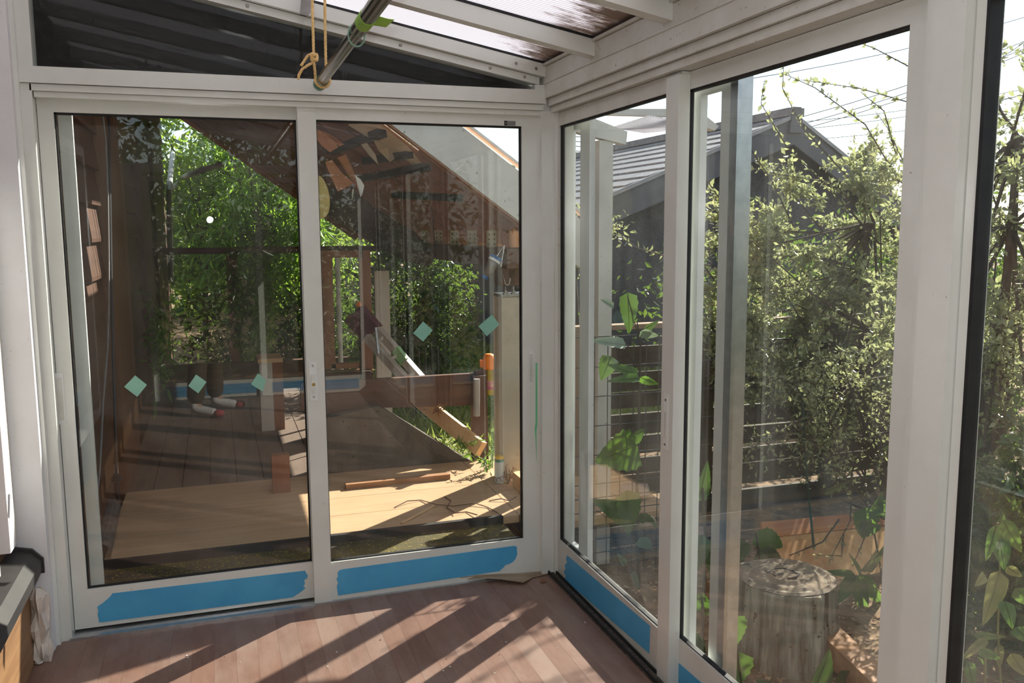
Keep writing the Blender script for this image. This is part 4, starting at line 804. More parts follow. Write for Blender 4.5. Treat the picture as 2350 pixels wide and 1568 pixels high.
ob('lean_to', prism(B(), [Hy(1290, 690, GY-.6), Hy(1290, 470, GY-.6), Hy(1372, 470, GY-.6), Hy(1372, 690, GY-.6)], (0, .5, 0)), FASC, hs)
# overhead lines
for k, (a, b, c, d, y) in enumerate(((1500, 345, 2350, 95, 14), (1500, 362, 2350, 112, 14), (1500, 375, 2350, 122, 14), (1480, 300, 2350, 205, 18), (1480, 320, 2350, 218, 18), (1400, 340, 2350, 262, 20), (1450, 215, 2350, 40, 16))):
    p, q_ = Hy(a, b, y), Hy(c, d, y); pts = [p.lerp(q_, t/8)-Vector((0, 0, .25*(1-(t/4-1)**2))) for t in range(9)]
    tag(ob('overhead_line', tube(B(), pts, .011, 4), GASK), 'thin black overhead line, %s of the lines across the sky' % ('highest steep one', 'second steep one', 'third steep one', 'upper shallow one', 'lower shallow one', 'lowest one', 'faint topmost one')[k] if False else 'thin overhead line crossing the sky, ' + ('first of the steep three', 'second of the steep three', 'third of the steep three', 'upper of the shallow pair', 'lower of the shallow pair', 'lowest of them all', 'topmost of them all')[k], 'cable', 'overhead lines in the sky')
for k in range(7):
    p, q_ = Hy(1280, 300+k*11, 30), Hy(1370, 306+k*11, 30); tag(ob('far_cable', tube(B(), [p, q_], .018, 4), GASK), 'far cable in the little sky gap by the corner, %s from the top' % ('first', 'second', 'third', 'fourth', 'fifth', 'sixth', 'seventh')[k], 'cable', 'far cables by the corner')
# boards leaning under the fence
NAVY = mat('navy_board', (.012, .018, .04), (.02, .028, .055), 6, .45, .4)
tag(ob('navy_board', prism(B(), [Hy(1685, 1158, 1.33), Hy(2000, 1128, 1.33), Hy(2000, 1195, 1.33), Hy(1685, 1232, 1.33)], (0, .03, 0)), NAVY, bev=.003), 'dark navy board lying along the fence foot above the plywood', 'board')
tag(ob('edge_batten', prism(B(), [Hy(1685, 1146, 1.30), Hy(2000, 1114, 1.30), Hy(2000, 1127, 1.30), Hy(1685, 1160, 1.30)], (0, .04, 0)), FENW, bev=.003), 'weathered batten on top of the navy board', 'board')
PLY = wood('plywood_face', (.74, .45, .20), (.62, .33, .13), 2, 6, .55, .25, .12, weather=(.36, .15, .055), amt=.75); PLYT = wood('stained_ply_edge', (.36, .13, .05), (.46, .20, .08), 0, 7, .6, .2, .2)
yp_ = .20
def lean(px, py, off=0.):
    # panel leaning back on the fence foot: 1 m up is 1.5 m back
    r = ray(px, py); zb_ = GZ+.02; t = (yp_-CAM.y-1.15*(zb_-CAM.z)*-1)/(r.y-1.15*r.z) if False else ((yp_-1.15*zb_)-(CAM.y-1.15*CAM.z))/(r.y-1.15*r.z)
    return CAM+r*t+Vector((0, -.75, .66))*off
plw = tag(ob('plywood_panel', prism(B(), [lean(1752, 1236), lean(2046, 1206), lean(2050, 1500), lean(1940, 1490), lean(1925, 1466), lean(1760, 1460)], (0, .011, -.010)), PLY), 'sun-dappled orange plywood panel leaning behind the stump', 'plywood')
ob('stained_band', prism(B(), [lean(1747, 1199, .004), lean(2046, 1172, .004), lean(2046, 1204, .004), lean(1752, 1236, .004)], (0, .016, -.014)), PLYT, plw, .003)
# stump
ys_ = -.42; ct = Hy(1805, 1325, ys_); dep = (ct-CAM).dot(fwd); RS_ = 112*dep/F
STB = mat('weathered_bark', (.33, .30, .24), (.10, .070, .040), 24, .85, .15, bmp=.9, stretch=(1, 1, .10), speck=(.09, .055, .03), speckscale=34, speckpos=.64)
STT = mat('stump_top', (.12, .095, .075), (.20, .15, .10), 7, .85, .15, bmp=.5, speck=(.05, .045, .04), speckscale=16, speckpos=.62)
st = thing('tree_stump', 'cut tree stump with grey weathered bark standing outside the side door', 'stump', (ct.x, ct.y, GZ))
bm = B(); sr = random.Random(4); nseg = 72; prof_r = [sr.uniform(-.010, .010)+.012*math.sin(3*2*math.pi*k/nseg+1)+.008*math.sin(7*2*math.pi*k/nseg) for k in range(nseg)]
rings = []
for z, f_ in ((GZ-.03, 1.10), (GZ+.06, 1.05), (GZ+.2, 1.02), (ct.z-.16, 1.0), (ct.z-.012, .985), (ct.z, .965)):
    rings.append([bm.verts.new((ct.x+(RS_*f_+prof_r[k]*(1 if z < ct.z-.05 else .5))*math.cos(2*math.pi*k/nseg), ct.y+(RS_*f_+prof_r[k])*math.sin(2*math.pi*k/nseg), z)) for k in range(nseg)])
for a_, b_ in zip(rings, rings[1:]):
    for k in range(nseg): bm.faces.new([a_[k], a_[(k+1) % nseg], b_[(k+1) % nseg], b_[k]])
bm.faces.new(rings[0][::-1]); bm.faces.new(rings[-1]); ob('bark', bm, STB, st)
bm = B(); v0 = []
for j in range(9):
    rad = RS_*.975*(1-j/9); v0.append([bm.verts.new((ct.x+rad*math.cos(2*math.pi*k/36), ct.y+rad*math.sin(2*math.pi*k/36), ct.z+.004+.005*math.sin(j*2.3)+sr.uniform(-.002, .002))) for k in range(36)])
for a_, b_ in zip(v0, v0[1:]):
    for k in range(36): bm.faces.new([a_[k], a_[(k+1) % 36], b_[(k+1) % 36], b_[k]])
bm.faces.new(v0[-1]); ob('cut_face', bm, STT, st)
for k, pl_ in enumerate(([(1755, 1310), (1765, 1316), (1780, 1322)], [(1778, 1306), (1800, 1305), (1822, 1312), (1834, 1318), (1826, 1326), (1808, 1328)])):
    ob('crack', tube(B(), [Hz(a_, b_, ct.z+.007) for a_, b_ in pl_], .004, 5), GASK, st)
tag(ob('ground_timber', beam(B(), Hz(1870, 1440, GZ+.10), Hz(2090, 1650, GZ+.08), .11, .10), wood('bark_timber', (.42, .22, .10), (.25, .12, .06), 0, 7, .7, .2, .4, weather=(.18, .11, .06)), bev=.006), 'rough orange timber lying on the ground right of the stump', 'timber')
tag(ob('ground_timber', beam(B(), Hz(1640, 1350, GZ+.06), Hz(1760, 1440, GZ+.06), .10, .09), wood('bark_timber_two', (.40, .22, .10), (.25, .12, .06), 0, 7, .7, .2, .4), bev=.006), 'rough timber on the ground left of the stump', 'timber')
STK = mat('green_stake', (.01, .05, .035), None, 8, .4)
tag(ob('plant_stake', tube(B(), [Hy(1872, 1300, .30), Hy(1860, 1180, .36), Hy(1845, 1020, .42), Hy(1842, 900, .45)], .007, 8), STK), 'thin dark green garden stake rising in front of the fence', 'stake')
# stones and leaf litter on the ground by the corner
STN = mat('pink_stone', (.34, .25, .20), (.24, .18, .15), 8, .8, bmp=.4)
for k, (px, py, s) in enumerate(((1455, 1138, .10), (1490, 1158, .08), (1600, 1235, .09), (1630, 1215, .06), (1478, 1206, .07))):
    c = Hz(px, py, -.02 if px < 1480 else GZ); sr = random.Random(k); bm = lathe(B(), [(s*.7, 0), (s, s*.25), (s*.8, s*.5), (s*.35, s*.6)], c, (0, 0, 1), 9)
    for v in bm.verts: v.co += Vector((sr.uniform(-.15, .15)*s, sr.uniform(-.15, .15)*s, sr.uniform(0, .08)*s))
    tag(ob('stone', bm, STN), ('flat pinkish stone beside the wire mesh', 'rounded stone behind the hanging leaves', 'pale stone seen left of the wide side door', 'small stone by the outer screen frame', 'dark stone in front of the mesh foot')[k], 'stone', 'stones by the deck')
q = np.random.default_rng(9); n = 2600; lp = np.stack([q.uniform(.12, 3.2, n), q.uniform(-1.8, .9, n), np.full(n, GZ+.006)], 1)
LIT = leaf_mat('leaf_litter', [(0, (.16, .09, .045)), (.6, (.30, .19, .10)), (1, (.45, .33, .20))], .1, .8, .1, (.3, .2, .1))
tag(stuff(leaves_np('leaf_litter', lp, .045, LIT, None, 9, .5, 0, (0, 0, 3), .15, np.stack([q.normal(size=n), q.normal(size=n), np.zeros(n)], 1))), 'dry brown leaf litter covering the soil under the shrub', 'leaf litter')
# large-leaved plants: every big leaf is a piece
BIGL = leaf_mat('big_green_leaf', [(0, (.04, .095, .018)), (1, (.07, .15, .025))], .38, .32, .5, (.22, .42, .03))
BIGD = leaf_mat('big_dark_leaf', [(0, (.025, .065, .025)), (1, (.05, .10, .035))], .28, .28, .6, (.2, .35, .05))
BIGLIT = leaf_mat('pale_lit_leaf', [(0, (.16, .22, .15)), (1, (.22, .28, .20))], .25, .25, .7, (.3, .4, .2))  # paler copy of the leaf green, with the light on it put into the colour
STEMG = mat('dark_stem', (.035, .03, .02), (.06, .05, .03), 10, .6)
def big_leaf(root, base, tip, wid, y, m, tilt=.3, dyt=0., seed=0, nm='leaf', ser=.06):
    b = Hy(*base, y); t = Hy(*tip, y+dyt); ax = t-b; L = ax.length; ax.normalize(); wv = wid*(b-CAM).dot(fwd)/F
    s = ax.cross(Vector((0, -1, 0))); s = (s.normalized()+Vector((0, 1, 0))*tilt).normalized(); nrm = s.cross(ax); q = random.Random(seed)
    N_ = 12; bm = B(); mid = []; le = []; ri = []
    for k in range(N_+1):
        u = k/N_; w_ = .5*wv*max(0, (math.sin(math.pi*min(1, u*.92+.08)**.62))**.75)*(1-.15*u)
        if k in (0, N_): w_ = wv*.04*(1 if k == 0 else 0)
        w_ *= 1+(ser if k % 2 else -ser)
        c_ = b+ax*L*u-nrm*L*.10*u*u; mid.append(bm.verts.new(c_)); bend = nrm*w_*.28
        le.append(bm.verts.new(c_+s*w_+bend)); ri.append(bm.verts.new(c_-s*w_+bend))
    for k in range(N_):
        bm.faces.new([mid[k], mid[k+1], le[k+1], le[k]]); bm.faces.new([mid[k], ri[k], ri[k+1], mid[k+1]])
    bmesh.ops.remove_doubles(bm, verts=bm.verts[:], dist=1e-6)
    lf_ = ob(nm, bm, m, root, smooth=True)
    vb = tube(B(), [b+nrm*.001-Vector((0, .002, 0)), b+ax*L*.5-nrm*L*.025-Vector((0, .002, 0)), t-nrm*L*.10-Vector((0, .002, 0))], [.0022, .0016, .0006], 4); ob('midrib', vb, m, lf_)
    return lf_
yP = .40
pl1 = thing('large_leaved_plant', 'tall plant with big toothed leaves behind the corner side door', 'plant', Hz(1468, 1262, -.02))
stp = [Hy(a, b, yP) for a, b in ((1466, 1345), (1464, 1250), (1462, 1120), (1466, 1000), (1468, 880), (1470, 790), (1462, 740))]
ob('stem', tube(B(), stp, [.010, .010, .009, .008, .007, .005, .003], 8), STEMG, pl1)
LV = [((1440, 672), (1446, 768), 46, BIGD, .2), ((1436, 792), (1357, 778), 34, BIGLIT, .9), ((1478, 755), (1515, 738), 26, BIGD, .6), ((1470, 760), (1512, 775), 30, BIGLIT, .8),
      ((1402, 818), (1380, 874), 46, BIGD, .3), ((1464, 862), (1396, 834), 30, BIGL, .5), ((1468, 868), (1394, 872), 26, BIGL, .9), ((1470, 866), (1512, 886), 26, BIGL, .8),
      ((1462, 1022), (1368, 1062), 100, BIGL, .12), ((1450, 1010), (1482, 985), 34, BIGL, .2), ((1456, 1190), (1366, 1150), 62, BIGL, .25), ((1438, 1126), (1446, 1234), 62, BIGL, .1),
      ((1470, 1180), (1510, 1215), 30, BIGD, .5), ((1436, 1298), (1418, 1270), 18, BIGLIT, .3), ((1452, 1312), (1468, 1358), 16, BIGLIT, .3), ((1468, 1235), (1496, 1262), 36, BIGLIT, .5), ((1408, 705), (1380, 686), 20, BIGLIT, .6)]
for k, (a_, b_, w_, m_, tl) in enumerate(LV): big_leaf(pl1, a_, b_, w_, yP-.04*(k % 4)-.03, m_, tl, 0, k)
for a_, b_ in (((1466, 1000), (1450, 1012)), ((1468, 880), (1455, 862)), ((1466, 870), (1440, 792)), ((1464, 1200), (1440, 1130)), ((1470, 790), (1440, 680)), ((1464, 1250), (1452, 1312))):
    ob('leaf_stalk', tube(B(), [Hy(*a_, yP), Hy(*b_, yP-.05)], .003, 5), STEMG, pl1)
yQ = -.30
pl2 = thing('large_leaved_plant', 'low plant with big dark leaves between the outer frame and the stump', 'plant', Hz(1612, 1500, GZ))
for k, (a_, b_, w_, m_, tl) in enumerate((((1612, 1228), (1584, 1330), 52, BIGD, .5), ((1625, 1250), (1640, 1330), 40, BIGD, .5), ((1590, 1360), (1632, 1420), 52, BIGD, .6), ((1600, 1150), (1630, 1060), 48, BIGD, .2), ((1645, 1270), (1700, 1215), 40, BIGD, .4), ((1650, 1340), (1695, 1385), 40, BIGLIT, .6), ((1640, 1300), (1660, 1240), 46, BIGL, .4), ((1580, 1450), (1620, 1520), 46, BIGD, .6))):
    big_leaf(pl2, a_, b_, w_, yQ, m_, tl, 0, 40+k)
ob('stem', tube(B(), [Hy(1615, 1560, yQ), Hy(1612, 1400, yQ), Hy(1620, 1250, yQ), Hy(1612, 1120, yQ)], .006, 7), STEMG, pl2)
yR = -.78
pl3 = thing('large_leaved_plant', 'round green leaves growing in front of the stump', 'plant', Hz(1700, 1640, GZ))
for k, (a_, b_, w_, m_, tl) in enumerate((((1672, 1415), (1690, 1492), 76, BIGD, .15), ((1690, 1495), (1668, 1600), 88, BIGD, .15), ((1868, 1580), (1912, 1492), 80, BIGD, .2), ((1770, 1610), (1740, 1560), 60, BIGD, .4), ((1930, 1540), (1960, 1600), 50, BIGD, .3))):
    big_leaf(pl3, a_, b_, w_, yR, m_, tl, .02, 60+k)
ob('stem', tube(B(), [Hy(1720, 1660, yR), Hy(1700, 1560, yR), Hy(1690, 1480, yR), Hy(1672, 1412, yR)], .004, 6), STEMG, pl3)
pl4 = thing('large_leaved_plant', 'plant with large leaves leaning over the navy board behind the stump', 'plant', Hz(1770, 1400, GZ))
yS = .10
for k, (a_, b_, w_, m_, tl) in enumerate((((1735, 1222), (1800, 1262), 58, BIGL, .3), ((1740, 1262), (1795, 1292), 54, BIGD, .5), ((1700, 1240), (1690, 1300), 50, BIGD, .4), ((1985, 1165), (1985, 1240), 70, BIGL, .2), ((2000, 1180), (2030, 1130), 56, BIGL, .3), ((1995, 1195), (1985, 1235), 56, BIGD, .3), ((1890, 1130), (1962, 1105), 24, BIGD, .5), ((2020, 1150), (2050, 1200), 40, BIGL, .4))):
    big_leaf(pl4, a_, b_, w_, yS, m_, tl, 0, 80+k)
ob('stem', tube(B(), [Hz(1770, 1400, GZ), Hy(1745, 1300, yS), Hy(1735, 1222, yS)], .005, 6), STEMG, pl4)
ob('stem', tube(B(), [Hz(2040, 1420, GZ), Hy(2020, 1300, yS), Hy(1995, 1160, yS)], .005, 6), STEMG, pl4)
# bamboo grass: long pointed leaves
SASA = leaf_mat('bamboo_grass_leaf', [(0, (.05, .11, .03)), (1, (.09, .17, .05))], .35, .3, .5, (.25, .42, .06))
SASB = leaf_mat('withering_bamboo_leaf', [(0, (.20, .22, .07)), (1, (.34, .28, .13))], .35, .45, .3, (.4, .38, .12))
def sasa(label, leaves, y, loc, stems):
    r = thing('bamboo_grass', label, 'bamboo grass', loc, 'bamboo grass outside the side wall')
    for k, (a_, b_, w_, m_) in enumerate(leaves): big_leaf(r, a_, b_, w_, y-.03*(k % 3), m_, .35+.15*(k % 3), .02*((k*7) % 5-2), 100+k, ser=0)
    for s_ in stems: ob('stem', tube(B(), [Hy(a_, b_, y) for a_, b_ in s_], .0035, 5), SASB, r)
sasa('bamboo grass with drooping pointed leaves right of the stump', [((1965, 1322), (1905, 1400), 34, SASA), ((1968, 1326), (1990, 1430), 36, SASA), ((1972, 1318), (2030, 1400), 40, SASA), ((1985, 1310), (2040, 1250), 40, BIGD), ((1960, 1318), (1885, 1312), 18, SASA),
     ((1975, 1322), (1955, 1270), 20, SASA), ((1935, 1490), (2020, 1420), 40, SASA), ((1955, 1400), (1980, 1425), 26, SASB), ((1975, 1310), (2022, 1258), 44, BIGD), ((1955, 1320), (1925, 1350), 20, SASA)], -.12, Hz(1960, 1520, GZ), [[(1965, 1560), (1960, 1440), (1966, 1320)], [(1990, 1560), (1985, 1440), (1975, 1315)]])
ySX = -1.28
sasa('bamboo grass with large brown-edged leaves at the right picture edge', [((2290, 1230), (2308, 1310), 46, SASA), ((2300, 1195), (2350, 1275), 40, SASA), ((2285, 1205), (2265, 1295), 30, SASA), ((2293, 1312), (2262, 1440), 52, SASB), ((2310, 1300), (2350, 1330), 26, SASB), ((2305, 1380), (2325, 1445), 36, SASA),
     ((2235, 1455), (2320, 1470), 22, SASA), ((2262, 1464), (2205, 1520), 26, SASB), ((2250, 1490), (2300, 1520), 30, SASA), ((2290, 1480), (2298, 1540), 24, SASB), ((2330, 1440), (2368, 1480), 36, SASA), ((2320, 1500), (2360, 1560), 36, SASB), ((2220, 1520), (2240, 1590), 30, SASA), ((2260, 1320), (2240, 1345), 24, SASB), ((2330, 1350), (2380, 1400), 40, SASA)], ySX, Hz(2290, 1700, GZ), [[(2300, 1620), (2290, 1450), (2295, 1300), (2290, 1200)], [(2260, 1620), (2262, 1500), (2255, 1460)]])
# the big shrub: trunk, twigs, small leaves, long shoots
PRIV = leaf_mat('privet_leaf', [(0, (.13, .155, .075)), (.6, (.22, .25, .125)), (1, (.45, .44, .25))], .45, .26, .8, (.52, .56, .24))
def shrub(label, c, rad, n, seed, trunk, shoots, y0, size=.036, clumps=60, group='flowering shrubs outside the glazing'):
    q = np.random.default_rng(seed); c = np.array(c, float); rad = np.array(rad, float); r = thing('garden_shrub', label, 'shrub', Vector((trunk[0].x, trunk[0].y, GZ)), group)
    bm = B(); tube(bm, trunk, [.030, .026, .022, .018, .012][:len(trunk)], 8)
    cl = q.normal(size=(clumps, 3)); cl /= np.linalg.norm(cl, axis=1)[:, None]; cl *= q.random((clumps, 1))**.45; cc = c+cl*rad; pts = []; dirs = []
    m_ = max(1, n//clumps)
    for k in range(clumps):
        src = trunk[q.integers(1, len(trunk))]; e = Vector(cc[k]); tube(bm, [src, src.lerp(e, .5)+Vector((0, 0, -.04)), e], [.010, .006, .003], 4)
        for j in range(7):
            dv = q.normal(size=3); dv[2] += .15; dv /= np.linalg.norm(dv); t = e+Vector(dv)*q.uniform(.10, .30); tube(bm, [e, t], [.0025, .001], 3)
            u = q.random(m_//7+1)[:, None]; pts.append(np.array(e)*(1-u)+np.array(t)*u+q.normal(size=(len(u), 3))*.018); dirs.append(np.repeat(dv[None], len(u), 0)+q.normal(size=(len(u), 3))*.8)
    for s_ in shoots:
        P = [Hy(a_, b_, y0) for a_, b_ in s_]; P = [p+Vector((0, .12*math.sin(i*1.3+len(s_)), 0)) for i, p in enumerate(P)]; tube(bm, P, [.006-.0045*i/(len(P)-1) for i in range(len(P))], 5)
        for a_, b_ in zip(P, P[1:]):
            nn = max(3, int((b_-a_).length/.016)); u = q.random(nn)[:, None]; pts.append(np.array(a_)*(1-u)+np.array(b_)*u); dirs.append(np.repeat(np.array((b_-a_).normalized())[None], nn, 0)+q.normal(size=(nn, 3))*.7)
    ob('branches', bm, BARK, r); pts = np.concatenate(pts); dirs = np.concatenate(dirs)
    stuff(leaves_np('foliage', pts, size*(.6+.8*q.random(len(pts))), PRIV, r, seed, .5, 0, None, .12, dirs)); return r
y0 = 1.18
tr = [Vector((Hy(2050, 1050, y0).x, y0, GZ)), Hy(2035, 1050, y0), Hy(1995, 760, y0), Hy(1985, 620, y0), Hy(2005, 510, y0)]
cc_ = Hy(1870, 690, y0+.1)
shrub('large airy shrub with tiny shiny leaves filling the wide side door', (cc_.x, cc_.y, cc_.z), (1.0, .36, 1.06), 27000, 31, tr,
      [[(1990, 560), (1920, 450), (1830, 330), (1760, 235), (1735, 190)], [(2010, 520), (1940, 400), (1870, 290), (1810, 200), (1779, 144)], [(2040, 420), (1960, 290), (1880, 200), (1819, 158)], [(2120, 320), (2060, 240), (1980, 200), (1865, 176)],
       [(2130, 220), (2080, 170), (2020, 110), (1979, 79)], [(2110, 120), (2080, 80), (2050, 55)], [(2060, 480), (2050, 380), (2045, 290), (2040, 250)], [(1800, 520), (1750, 420), (1730, 340), (1732, 280)], [(1940, 470), (1880, 420), (1800, 400), (1730, 380)], [(2060, 350), (2000, 260), (1955, 215)],
       [(1620, 610), (1520, 590), (1470, 570), (1428, 535)], [(1640, 640), (1560, 560), (1515, 545)], [(1700, 560), (1640, 470), (1620, 400), (1625, 340)], [(1690, 850), (1600, 800), (1660, 830)], [(2080, 600), (2090, 450), (2100, 300)]], y0, .040)
c2 = Hy(2000, 900, .30); shrub('lower straggling shrub of thin twigs in front of the board fence', (c2.x-.1, c2.y, c2.z-.05), (.75, .25, .50), 3200, 32, [Hz(2060, 1400, GZ), Hy(2050, 1200, .35), Hy(2010, 1000, .35), Hy(1960, 880, .35)],
      [[(1960, 1060), (1920, 1180), (1880, 1280)], [(1900, 1180), (1860, 1230), (1800, 1290), (1780, 1300)], [(1800, 870), (1740, 860), (1690, 880)], [(1850, 960), (1760, 980), (1695, 1000)], [(1940, 1230), (1900, 1260), (1850, 1262)], [(1990, 1080), (1960, 1200), (1930, 1300)]], .30, .026, 40)
c3 = Vector((2.12, -.36, 1.15)); shrub('dense shrub seen past the white post at the right picture edge', c3, (.62, .6, 1.15), 13000, 33, [Vector((2.1, -.3, GZ)), Vector((2.05, -.32, .3)), Vector((2.08, -.36, .9)), Vector((2.1, -.36, 1.5)), Vector((2.1, -.36, 1.9))],
      [[(2330, 320), (2300, 200), (2310, 110)], [(2345, 260), (2320, 160), (2335, 90)]], -.8, .036, 60)
bush('garden_bush', 'dark hedge closing the garden behind the fence', 'bush', (5.2, 3.6, .6), (2.8, .6, 1.2), 15000, .07, DARKL, 34, shell=.3, clumps=70)
bush('garden_bush', 'dark hedge further right behind the shrub at the picture edge', 'bush', (4.8, -.6, .6), (.8, 1.6, 1.25), 8000, .07, DARKL, 35, shell=.3, clumps=50)
bush('garden_bush', 'dark undergrowth behind the bamboo grass at the right edge', 'bush', (1.80, -.74, .10), (.42, .42, .60), 5000, .06, DARKL, 38, shell=.2, clumps=40)
bush('garden_bush', 'low leafy branches in front of the neighbouring roof by the corner', 'bush', (1.55, 3.6, 1.55), (.42, .3, .42), 900, .05, PRIV, 36, shell=.2, clumps=14)
bush('garden_bush', 'added dark bush behind the photographer, blocking the mirrored sky', 'bush', (-.9, -8.2, 1.5), (3.4, .8, 2.7), 12000, .13, DARKL, 37, shell=.2, clumps=80)  # added dense and tall to block bright sky mirrored in the front glass
bush('garden_bush', 'dark bush outside the side wall beside the photographer, seen only mirrored', 'bush', (3.0, -3.6, .9), (.8, 1.1, 1.5), 6000, .09, DARKL, 39, shell=.2, clumps=50)
bush('garden_bush', 'dark bush at the back corner of the sunroom, seen only mirrored', 'bush', (3.0, -6.4, .9), (.9, 1.2, 1.8), 6000, .10, DARKL, 40, shell=.2, clumps=50)
# ---------------------------------------------------------------- the photographer, mirrored in the left door
SKIN = mat('skin', (.50, .30, .21), (.46, .27, .19), 10, .5); NAVYJ = mat('navy_jacket', (.012, .013, .022), (.020, .022, .034), 12, .8); OLIVE = mat('olive_trousers', (.085, .070, .038), (.065, .052, .028), 14, .85)
SOCK = mat('white_sock', (.72, .70, .70), (.64, .62, .62), 30, .9); REDT = mat('red_sock_toe', (.50, .07, .09), None, 20, .9); HAIR = mat('dark_hair', (.015, .012, .010), None, 30, .5)
per = thing('person', 'person in navy jacket, olive trousers and white red-toed socks taking the photograph', 'person', (-1.50, -4.0, 0))
WL[per] = Vector((-1.50, -4.0, 0))
def skin(nm, verts, edges, radii, m, parent, root=0, sub=2):
    me = bpy.data.meshes.new(nm); o0 = WL[parent]; me.from_pydata([Vector(v)-o0 for v in verts], edges, []); o = bpy.data.objects.new(nm, me); C.objects.link(o); o.parent = parent; WL[o] = o0
    md = o.modifiers.new('skin', 'SKIN'); md.use_smooth_shade = True
    for i, sv_ in enumerate(me.skin_vertices[0].data): sv_.radius = (radii[i], radii[i]) if not isinstance(radii[i], tuple) else radii[i]; sv_.use_root = (i == root)
    s = o.modifiers.new('sub', 'SUBSURF'); s.levels = s.render_levels = sub; me.materials.append(m); return o
fx, fy_ = Vector((-1.585, -3.885, 0)), Vector((-1.43, -4.16, 0)); td = Vector((.87, .49, 0)); td2 = Vector((.95, .30, 0))
hip = Vector((-1.53, -4.03, .86)); sd = Vector((-.40, .91, 0)).normalized()   # towards the person's left
hl, hr = hip+sd*.09, hip-sd*.09
P = {}; V_ = []; E_ = []; R_ = []
def av(n_, p, r): P[n_] = len(V_); V_.append(Vector(p)); R_.append(r)
def ae(*ns):
    for a_, b_ in zip(ns, ns[1:]): E_.append((P[a_], P[b_]))
camb = CAM-fwd*.09
av('pel', hip, .13); av('sp', hip+Vector((.01, 0, .20)), .125); av('ch', hip+Vector((.02, .0, .40)), .14); av('nb', hip+Vector((.025, .01, .53)), .07); av('nk', hip+Vector((.04, .03, .60)), .052); av('hd', hip+Vector((.065, .06, .70)), .085); av('ht', hip+Vector((.06, .06, .79)), .075)
ae('pel', 'sp', 'ch', 'nb', 'nk', 'hd', 'ht')
for s, hp, ft, tdv in ((1, hl, fx, td), (-1, hr, fy_, td2)):
    k = 'l' if s > 0 else 'r'
    av(k+'h', hp, .095); av(k+'k', (hp+ft+Vector((0, 0, .08)))/2+Vector((.03, .02, .0)), .062); av(k+'a', ft+Vector((0, 0, .09)), .042); av(k+'m', ft+tdv*.09+Vector((0, 0, .035)), .036); av(k+'t', ft+tdv*.19+Vector((0, 0, .026)), .026)
    ae('pel', k+'h', k+'k', k+'a', k+'m', k+'t')
    sh = hip+sd*s*.17+Vector((.02, 0, .47)); hnd = camb+R2*(-.085 if s > 0 else .085)-U2*.02-fwd*.03; el = (sh+hnd)/2+Vector((.02, -.02, -.20))+sd*s*.05
    av(k+'s', sh, .062); av(k+'e', el, .044); av(k+'w', hnd-Vector((.02, .06, .03)), .030); ae('ch', k+'s', k+'e', k+'w')
bodyo = skin('body', V_, E_, [r*.93 for r in R_], SKIN, per, P['pel'])
def sub_(names, edges, sc_, nm, m, ext=None):
    ids = {n_: i for i, n_ in enumerate(names)}; return skin(nm, [V_[P[n_]] for n_ in names], [(ids[a_], ids[b_]) for a_, b_ in edges], [R_[P[n_]]*sc_.get(n_, sc_['*']) for n_ in names], m, per)
sub_(['pel', 'sp', 'ch', 'nb', 'ls', 'le', 'lw', 'rs', 're', 'rw'], [('pel', 'sp'), ('sp', 'ch'), ('ch', 'nb'), ('ch', 'ls'), ('ls', 'le'), ('le', 'lw'), ('ch', 'rs'), ('rs', 're'), ('re', 'rw')], {'*': 1.22, 'nb': 1.1, 'pel': 1.18}, 'jacket', NAVYJ)
sub_(['pel', 'lh', 'lk', 'la', 'rh', 'rk', 'ra'], [('pel', 'lh'), ('lh', 'lk'), ('lk', 'la'), ('pel', 'rh'), ('rh', 'rk'), ('rk', 'ra')], {'*': 1.25, 'pel': .8, 'lh': 1.05, 'rh': 1.05, 'la': 1.75, 'ra': 1.75, 'lk': 1.3, 'rk': 1.3}, 'trousers', OLIVE)
for ft, tdv in ((fx, td), (fy_, td2)):
    s_ = skin('sock', [ft+Vector((0, 0, .15)), ft+Vector((-.01, 0, .06)), ft+tdv*.08+Vector((0, 0, .045)), ft+tdv*.15+Vector((0, 0, .036)), ft+tdv*.185+Vector((0, 0, .033))], [(0, 1), (1, 2), (2, 3), (3, 4)], [.046, .050, .046, .042, .038], SOCK, per)
    bm = bmesh.new(); bmesh.ops.create_uvsphere(bm, u_segments=16, v_segments=10, radius=1)
    for v in bm.verts:
        c = v.co.copy(); v.co = ft+tdv*(.205+c.x*.042)+Vector((-tdv.y, tdv.x, 0))*c.y*.043+Vector((0, 0, .034+c.z*.031))
    WL[s_] = WL[per]; ob('toe', bm, REDT, s_, smooth=True)
hc = V_[P['hd']]; bm = bmesh.new(); bmesh.ops.create_uvsphere(bm, u_segments=20, v_segments=14, radius=1)
fd = Vector((.55, .83, 0)).normalized(); sdv = Vector((-fd.y, fd.x, 0))
for v in bm.verts:
    c = v.co.copy(); v.co = hc+Vector((0, 0, .035))+fd*(c.x*.105-.02)+sdv*c.y*.092+Vector((0, 0, c.z*.105+(.02 if c.x < .4 else .045)))
ob('hair', bm, HAIR, per, smooth=True)
bm = bmesh.new(); bmesh.ops.create_uvsphere(bm, u_segments=10, v_segments=8, radius=1)
for v in bm.verts: c = v.co.copy(); v.co = hc+fd*(.088+c.x*.022)+Vector((0, 0, -.012+c.z*.024))+sdv*c.y*.014
ob('nose', bm, SKIN, per, smooth=True)
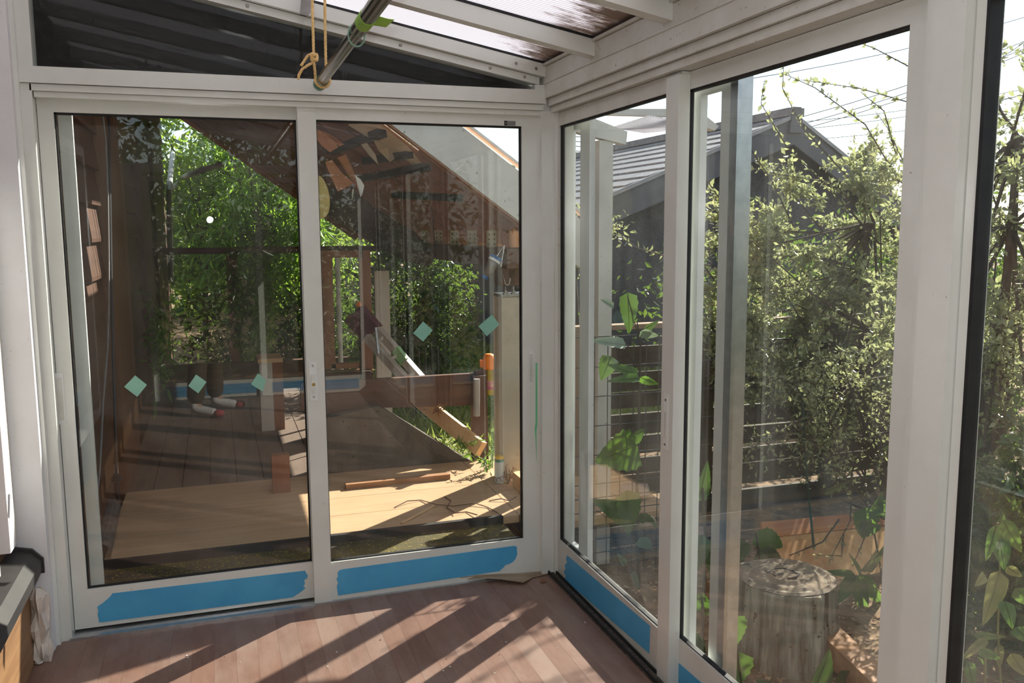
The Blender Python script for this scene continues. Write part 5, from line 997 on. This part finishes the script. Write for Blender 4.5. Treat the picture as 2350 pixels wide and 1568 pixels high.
for s in (-1, 1):
    bm = bmesh.new(); bmesh.ops.create_uvsphere(bm, u_segments=10, v_segments=8, radius=1)
    for v in bm.verts: c = v.co.copy(); v.co = hc+sdv*s*(.088+c.y*.012)+fd*(-.005+c.x*.024)+Vector((0, 0, .005+c.z*.033))
    ob('ear', bm, SKIN, per, smooth=True)
    bm = bmesh.new(); bmesh.ops.create_uvsphere(bm, u_segments=10, v_segments=8, radius=.011)
    for v in bm.verts: v.co += hc+fd*.076+sdv*s*.032+Vector((0, 0, .018))
    ob('eye', bm, HAIR, per, smooth=True)
ob('mouth', tube(B(), [hc+fd*.082+sdv*a_+Vector((0, 0, -.052-abs(a_)*.05)) for a_ in (-.022, 0, .022)], .005, 6), REDT, per)
for s, k in ((1, 'l'), (-1, 'r')):
    wr_ = V_[P[k+'w']]; tgt = camb+R2*(-.075*s)-U2*.01; pc = wr_.lerp(tgt, .45); vs2 = [wr_, pc, pc.lerp(tgt, .4)]; ed = [(0, 1), (1, 2)]; rd = [.028, (.034), .030]
    pal = skin('palm', vs2, ed, rd, SKIN, per)
    for j in range(4):
        b_ = pc.lerp(tgt, .4)+U2*(.026-.017*j); m_ = b_+fwd*(.03+.004*(1 if j in (1, 2) else 0))+R2*(-.02*s); e_ = m_+fwd*.012+R2*(.034*s); t_ = e_-fwd*.012+R2*.014*s
        skin('finger', [b_, m_, e_, t_], [(0, 1), (1, 2), (2, 3)], [.0095, .009, .0085, .0075], SKIN, per)
    b_ = pc+U2*.01; skin('thumb', [b_, b_+R2*.03*s-U2*.0, b_+R2*.055*s+U2*.012], [(0, 1), (1, 2)], [.011, .010, .008], SKIN, per)
CAMB = mat('camera_black', (.012, .012, .013), (.02, .02, .021), 30, .45)
dc = thing('photo_camera', 'black camera with pop-up flash held by the mirrored photographer', 'camera', camb-U2*.05)
def cbox(a0, a1, b0_, b1_, c0_, c1_):
    bm = B(); bx(bm, a0, a1, b0_, b1_, c0_, c1_)
    for v in bm.verts: v.co = camb+R2*v.co.x+fwd*v.co.y+U2*v.co.z
    return bm
ob('body', cbox(-.062, .062, -.055, -.005, -.048, .042), CAMB, dc, .006); ob('lens', lathe(B(), [(.033, -.006), (.034, .03), (.030, .034)], camb, fwd, 24), CAMB, dc)
ob('flash_head', cbox(-.028, .028, -.04, .002, .047, .062), CAMB, dc, .003); ob('flash_arm', cbox(-.018, .018, -.035, -.015, .04, .05), CAMB, dc)
